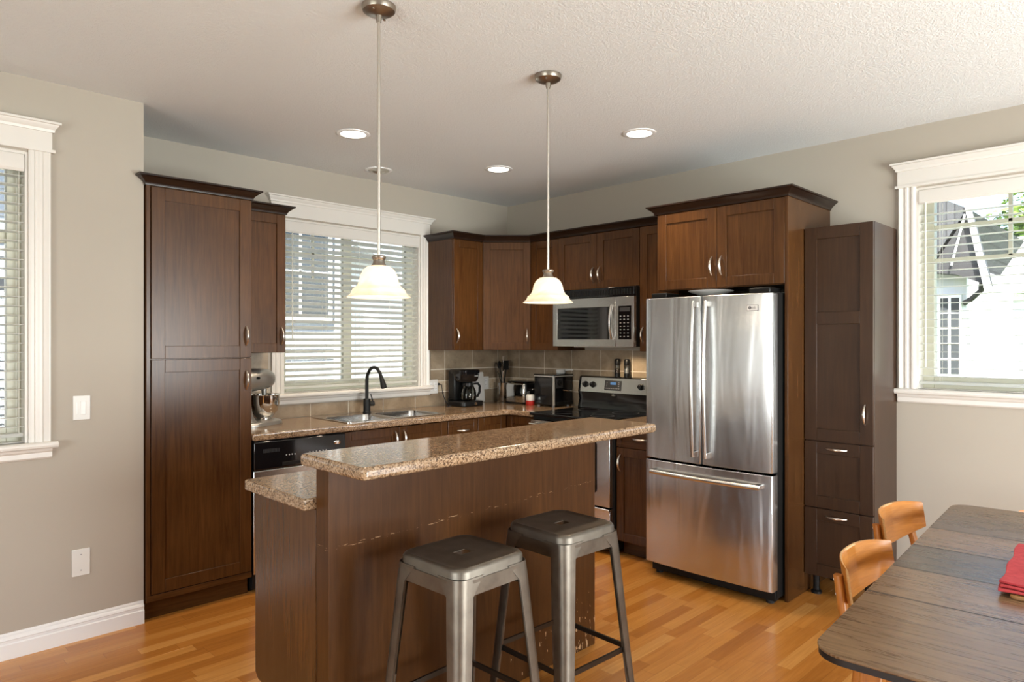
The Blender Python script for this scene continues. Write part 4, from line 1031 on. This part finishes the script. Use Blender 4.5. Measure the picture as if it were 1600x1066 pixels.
# ------------------------------------------------------------------ ceiling lights
def pendant(label, x, y, zb):
    t = thing('pendant_lamp', label, 'pendant light', (x, y, 0), 0, 'pendants above the island')
    m = MB(); m.lathe([(.062, HC - .001), (.062, HC - .008), (.058, HC - .020), (.042, HC - .030), (.012, HC - .036), (.009, HC - .060), (0, HC - .060)], n=36); cn = m.build('ceiling_canopy', 'pewter', t)
    for a in (30, 210): m = MB(); m.lathe([(.004, HC - .026), (.005, HC - .031), (0, HC - .033)], (.046 * math.cos(R(a)), .046 * math.sin(R(a)), -.001), 10); m.build('screw', 'pewter', cn)
    zt = zb + .118
    m = MB(); m.tube([(0, 0, HC - .05), (0, 0, zt + .03)], .0058, 12); m.build('rod', 'rod_nickel', t)
    m = MB(); m.lathe([(.006, zt + .036), (.022, zt + .034), (.026, zt + .029), (.025, zt + .024), (.020, zt + .018), (.022, zt + .006), (.030, zt - .004), (.030, zt - .008), (0, zt - .010)], n=28); m.build('socket_cap', 'pewter', t)
    th = .0035
    prof = [(.024, .1165), (.040, .113), (.056, .100), (.066, .080), (.071, .058), (.077, .044), (.086, .034), (.093, .030), (.0955, .0265), (.0955, .023), (.102, .012), (.111, .005), (.116, .001), (.114, 0)]
    inn = [(r_ - th, z) for r_, z in prof[::-1]][1:]
    m = MB(); m.lathe([(r_, z + zb) for r_, z in prof + inn], n=48); m.build('shade', 'shade_glass', t, ang=60)
    m = MB(); m.lathe([(.0, zb + .035), (.018, zb + .040), (.025, zb + .055), (.022, zb + .075), (.013, zb + .095), (.012, zb + .108)], n=20); b = m.build('light_bulb', 'bulb', t)
    light('pendant_light', 'POINT', (x, y, zb + .028), 2.6, (1, .80, .56), shadow_soft_size=.03)
pendant('bell shaped glass pendant hanging before the sink window', -2.942, -2.322, 1.605)
pendant('bell shaped glass pendant hanging before the corner cabinets', -2.022, -2.322, 1.622)
def downlight(label, x, y, lit=True):
    t = thing('recessed_downlight', label, 'ceiling light', (x, y, HC), 0, 'recessed ceiling lights')
    m = MB(); m.lathe([(.098, -.0005), (.097, -.004), (.090, -.007), (.074, -.006), (.073, -.001)], n=40); m.build('trim_ring', 'white_gloss', t)
    if lit:
        m = MB(); m.lathe([(.073, -.0035), (.02, -.0045), (0, -.0045)], n=32); m.build('lens', 'downlight_lens', t)
        light('downlight_beam', 'SPOT', (x, y, HC - .02), 50, (1, .80, .58), (0, 0, 0), spot_size=R(125), spot_blend=.9, shadow_soft_size=.06)
    else:
        m = MB(); m.lathe([(.073, -.002), (.060, -.010), (.045, -.014), (.034, -.004), (0, -.002)], n=32); m.build('eyeball', 'rod_nickel', t)
downlight('lit round ceiling downlight nearest the tall pantry', -2.179, -.919)
downlight('lit round ceiling downlight nearest the kitchen corner', -1.003, -.929)
downlight('lit round ceiling downlight in front of the refrigerator cabinet', -.995, -2.116)
downlight('small unlit round ceiling eyeball light above the sink window', -1.587, -.300, False)

# ------------------------------------------------------------------ outside
ZG = -.45
m = MB(); m.box(-30, -40, ZG - .2, 40, 40, ZG); tag(m.build('ground_outside', 'lawn', smooth=False), kind='structure')
m = MB(); m.box(-14, TH + .02, ZG, 3.2, 2.6, ZG + .02); tag(m.build('path_outside', 'concrete', smooth=False), kind='structure')
def siding(parent, name, mat, x0, x1, z0, z1, y, pitch=.16, M=None, d=.016):
    m = MB(); z = z0
    while z < z1 - 1e-6:
        zb = min(z + pitch, z1); P = [(y - d, z), (y - .002, zb), (y + .05, zb), (y + .05, z)]
        m.prism(P, x0, x1, 'x', M); z += pitch
    return m.build(name, mat, parent, smooth=False)
# house behind the sink wall (grey lap siding)
t = thing('neighbour_house', 'grey sided neighbouring house seen through the sink window blind', 'house', (0, 0, 0))
siding(t, 'side_wall', 'siding_grey', -9, .03, ZG, 3.6, 3.0, .12)
box('corner_board', 'outside_trim', t, -.02, 2.965, ZG, .10, 3.10, 3.6)
m = MB(); m.box(-9, 3.05, ZG, .06, 8, 3.6); m.build('house_body', 'siding_grey', t)
m = MB(); m.prism([(2.55, 3.45), (2.55, 3.62), (5.6, 5.6), (8.6, 3.6), (8.6, 3.45)], -9.3, .12, 'x'); m.build('roof', 'shingle', t)
for x0, x1, z0, z1 in ((-.86, -.14, 1.75, 2.75), (-4.3, -3.25, .5, 2.0)):
    f = box('house_window', 'outside_trim', t, x0 - .06, 2.93, z0 - .06, x1 + .06, 3.0, z1 + .06)
    box('pane', 'outside_glass', f, x0, 2.925, z0, x1, 2.94, z1)
    m = MB(); m.box((x0 + x1) / 2 - .015, 2.915, z0, (x0 + x1) / 2 + .015, 2.93, z1); m.box(x0, 2.915, (z0 + z1) / 2 - .015, x1, 2.93, (z0 + z1) / 2 + .015); m.build('glazing_bars', 'outside_trim', f)
# sunlit white garage next to it
t = thing('white_garage', 'sunlit white garage with grey roof edge seen through the sink window blind', 'house', (0, 0, 0))
siding(t, 'front_wall', 'siding_white', .24, 4.3, ZG, 3.3, 3.3, .18)
m = MB(); m.box(.24, 3.352, ZG, 4.3, 9, 3.3); m.build('garage_body', 'siding_white', t)
m = MB(); m.prism([(.20, 3.02), (.20, 2.62), (1.02, 2.36), (1.02, 2.50)], 2.85, 3.27, 'y'); m.build('eave', 'siding_grey', t)
m = MB(); m.prism([(2.9, 3.32), (2.9, 3.42), (6.0, 4.9), (9.1, 3.42), (9.1, 3.32)], .2, 4.5, 'x'); m.build('roof', 'shingle', t)
# house beyond the dining window: white gable wall facing the kitchen
Mx = Matrix.Rotation(R(-90), 4, 'Z')
t = thing('gabled_house', 'white sided house with dark roof eave outside the dining window', 'house', (0, 0, 0))
siding(t, 'gable_wall', 'siding_white', -3.0, 2.50, ZG, 2.35, 5.0, .15, Mx)
box('corner_board', 'outside_trim', t, 4.97, -2.54, ZG, 5.1, -2.42, 2.3)
m = MB(); m.box(5.05, -2.48, ZG, 8.2, 3, 2.35); m.build('house_body', 'siding_white', t)
m = MB(); m.prism([(3.0, 2.36), (-1.9, 2.36), (-2.30, 2.40), (-2.62, 2.93), (.3, 4.6), (3.0, 3.3)], 4.62, 8.2, 'x'); m.build('roof', 'shingle', t)
m = MB(); m.prism([(-1.9, 2.355), (-2.32, 2.39), (-2.62, 2.88), (-2.80, 2.06), (-2.50, 2.20), (-1.9, 2.30)], 4.66, 4.98, 'x'); m.build('soffit', 'soffit_dark', t)
m = MB(); m.prism([(-2.600, 2.95), (-2.645, 2.95), (-2.850, 1.98), (-2.79, 1.98)], 4.58, 4.66, 'x'); m.build('barge_board', 'outside_trim', t)
m = MB(); m.tube([(4.60, -2.60, 2.86), (4.60, -2.47, 2.30)], .012, 8); m.build('gutter_strap', 'outside_trim', t)
m = MB(); m.tube([(4.85, -2.72, 2.16), (4.88, -2.70, 2.02), (4.92, -2.60, 1.93), (4.93, -2.52, 1.88)], .03, 10); m.build('downpipe', 'soffit_dark', t)
f = box('french_window', 'outside_trim', t, 4.93, -2.50, 1.02, 5.0, -2.26, 2.00)
m = MB(); m.box(4.925, -2.475, 1.06, 4.94, -2.395, 1.95); m.box(4.925, -2.365, 1.06, 4.94, -2.285, 1.95); pn = m.build('pane', 'outside_glass', f)
m = MB()
for k in range(1, 5): m.box(4.918, -2.475, 1.06 + .178 * k - .006, 4.93, -2.285, 1.06 + .178 * k + .006)
m.build('glazing_bars', 'outside_trim', f)
t = thing('white_house', 'bright sunlit white house wall with slatted trellis beyond the dining window', 'house', (0, 0, 0))
siding(t, 'side_wall', 'siding_white', 1.2, 8.5, ZG, 2.35, 11.0, .2, Mx)
m = MB(); m.box(11.05, -8.5, ZG, 15, -1.2, 2.35); m.build('house_body', 'siding_white', t)
m = MB(); m.prism([(10.6, 2.30), (10.6, 2.42), (13, 3.6), (15.4, 2.4), (15.4, 2.3)], -8.8, -.9, 'y'); m.build('roof', 'roof_green', t)
m = MB()
for k in range(7): m.box(10.86, -2.22 - .14 * k - .05, .5, 10.93, -2.22 - .14 * k, 1.95)
m.build('trellis', 'outside_trim', t)
def foliage(c, rad, n, mat, seed):
    rnd = random.Random(seed); m = MB()
    for i in range(n):
        d = Vector((rnd.gauss(0, 1), rnd.gauss(0, 1), rnd.gauss(0, .8))).normalized() * (rnd.random() ** .45); p = Vector(c) + Vector((d.x * rad[0], d.y * rad[1], d.z * rad[2]))
        s_ = rnd.uniform(.07, .15); M = Matrix.Translation(p) @ Matrix.Rotation(rnd.uniform(0, 6.3), 4, 'Z') @ Matrix.Rotation(rnd.uniform(-1.2, 1.2), 4, 'X')
        m.face([m.v(M @ Vector(q)) for q in ((-s_, 0, 0), (0, -s_ * .5, .01), (s_, 0, 0), (0, s_ * .5, .01))])
    return m
t = thing('leafy_tree', 'sunlit leafy tree rising behind the gabled house outside the dining window', 'tree', (16, -1.7, ZG))
m = MB(); m.tube([(0, 0, 0), (.1, 0, 2.2), (0, .1, 4.6)], [.2, .16, .06], 10); m.build('trunk', 'bark', t)
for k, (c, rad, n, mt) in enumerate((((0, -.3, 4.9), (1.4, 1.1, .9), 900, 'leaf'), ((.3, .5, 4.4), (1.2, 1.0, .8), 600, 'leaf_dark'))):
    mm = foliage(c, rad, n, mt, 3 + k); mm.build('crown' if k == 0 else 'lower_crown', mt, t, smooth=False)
m = MB(); N = 40; rings = []
for r_, z in ((22, -1), (19, 2.0), (14, 4.2), (8, 6.0), (2, 7.2)):
    rings.append([(60 + r_ * 1.2 * math.cos(2 * PI * i / N), -6 + r_ * 1.6 * math.sin(2 * PI * i / N), z + .5 * math.sin(i * 1.7)) for i in range(N)])
m.loft(rings); tag(m.build('hill', 'hill_green'), kind='structure')
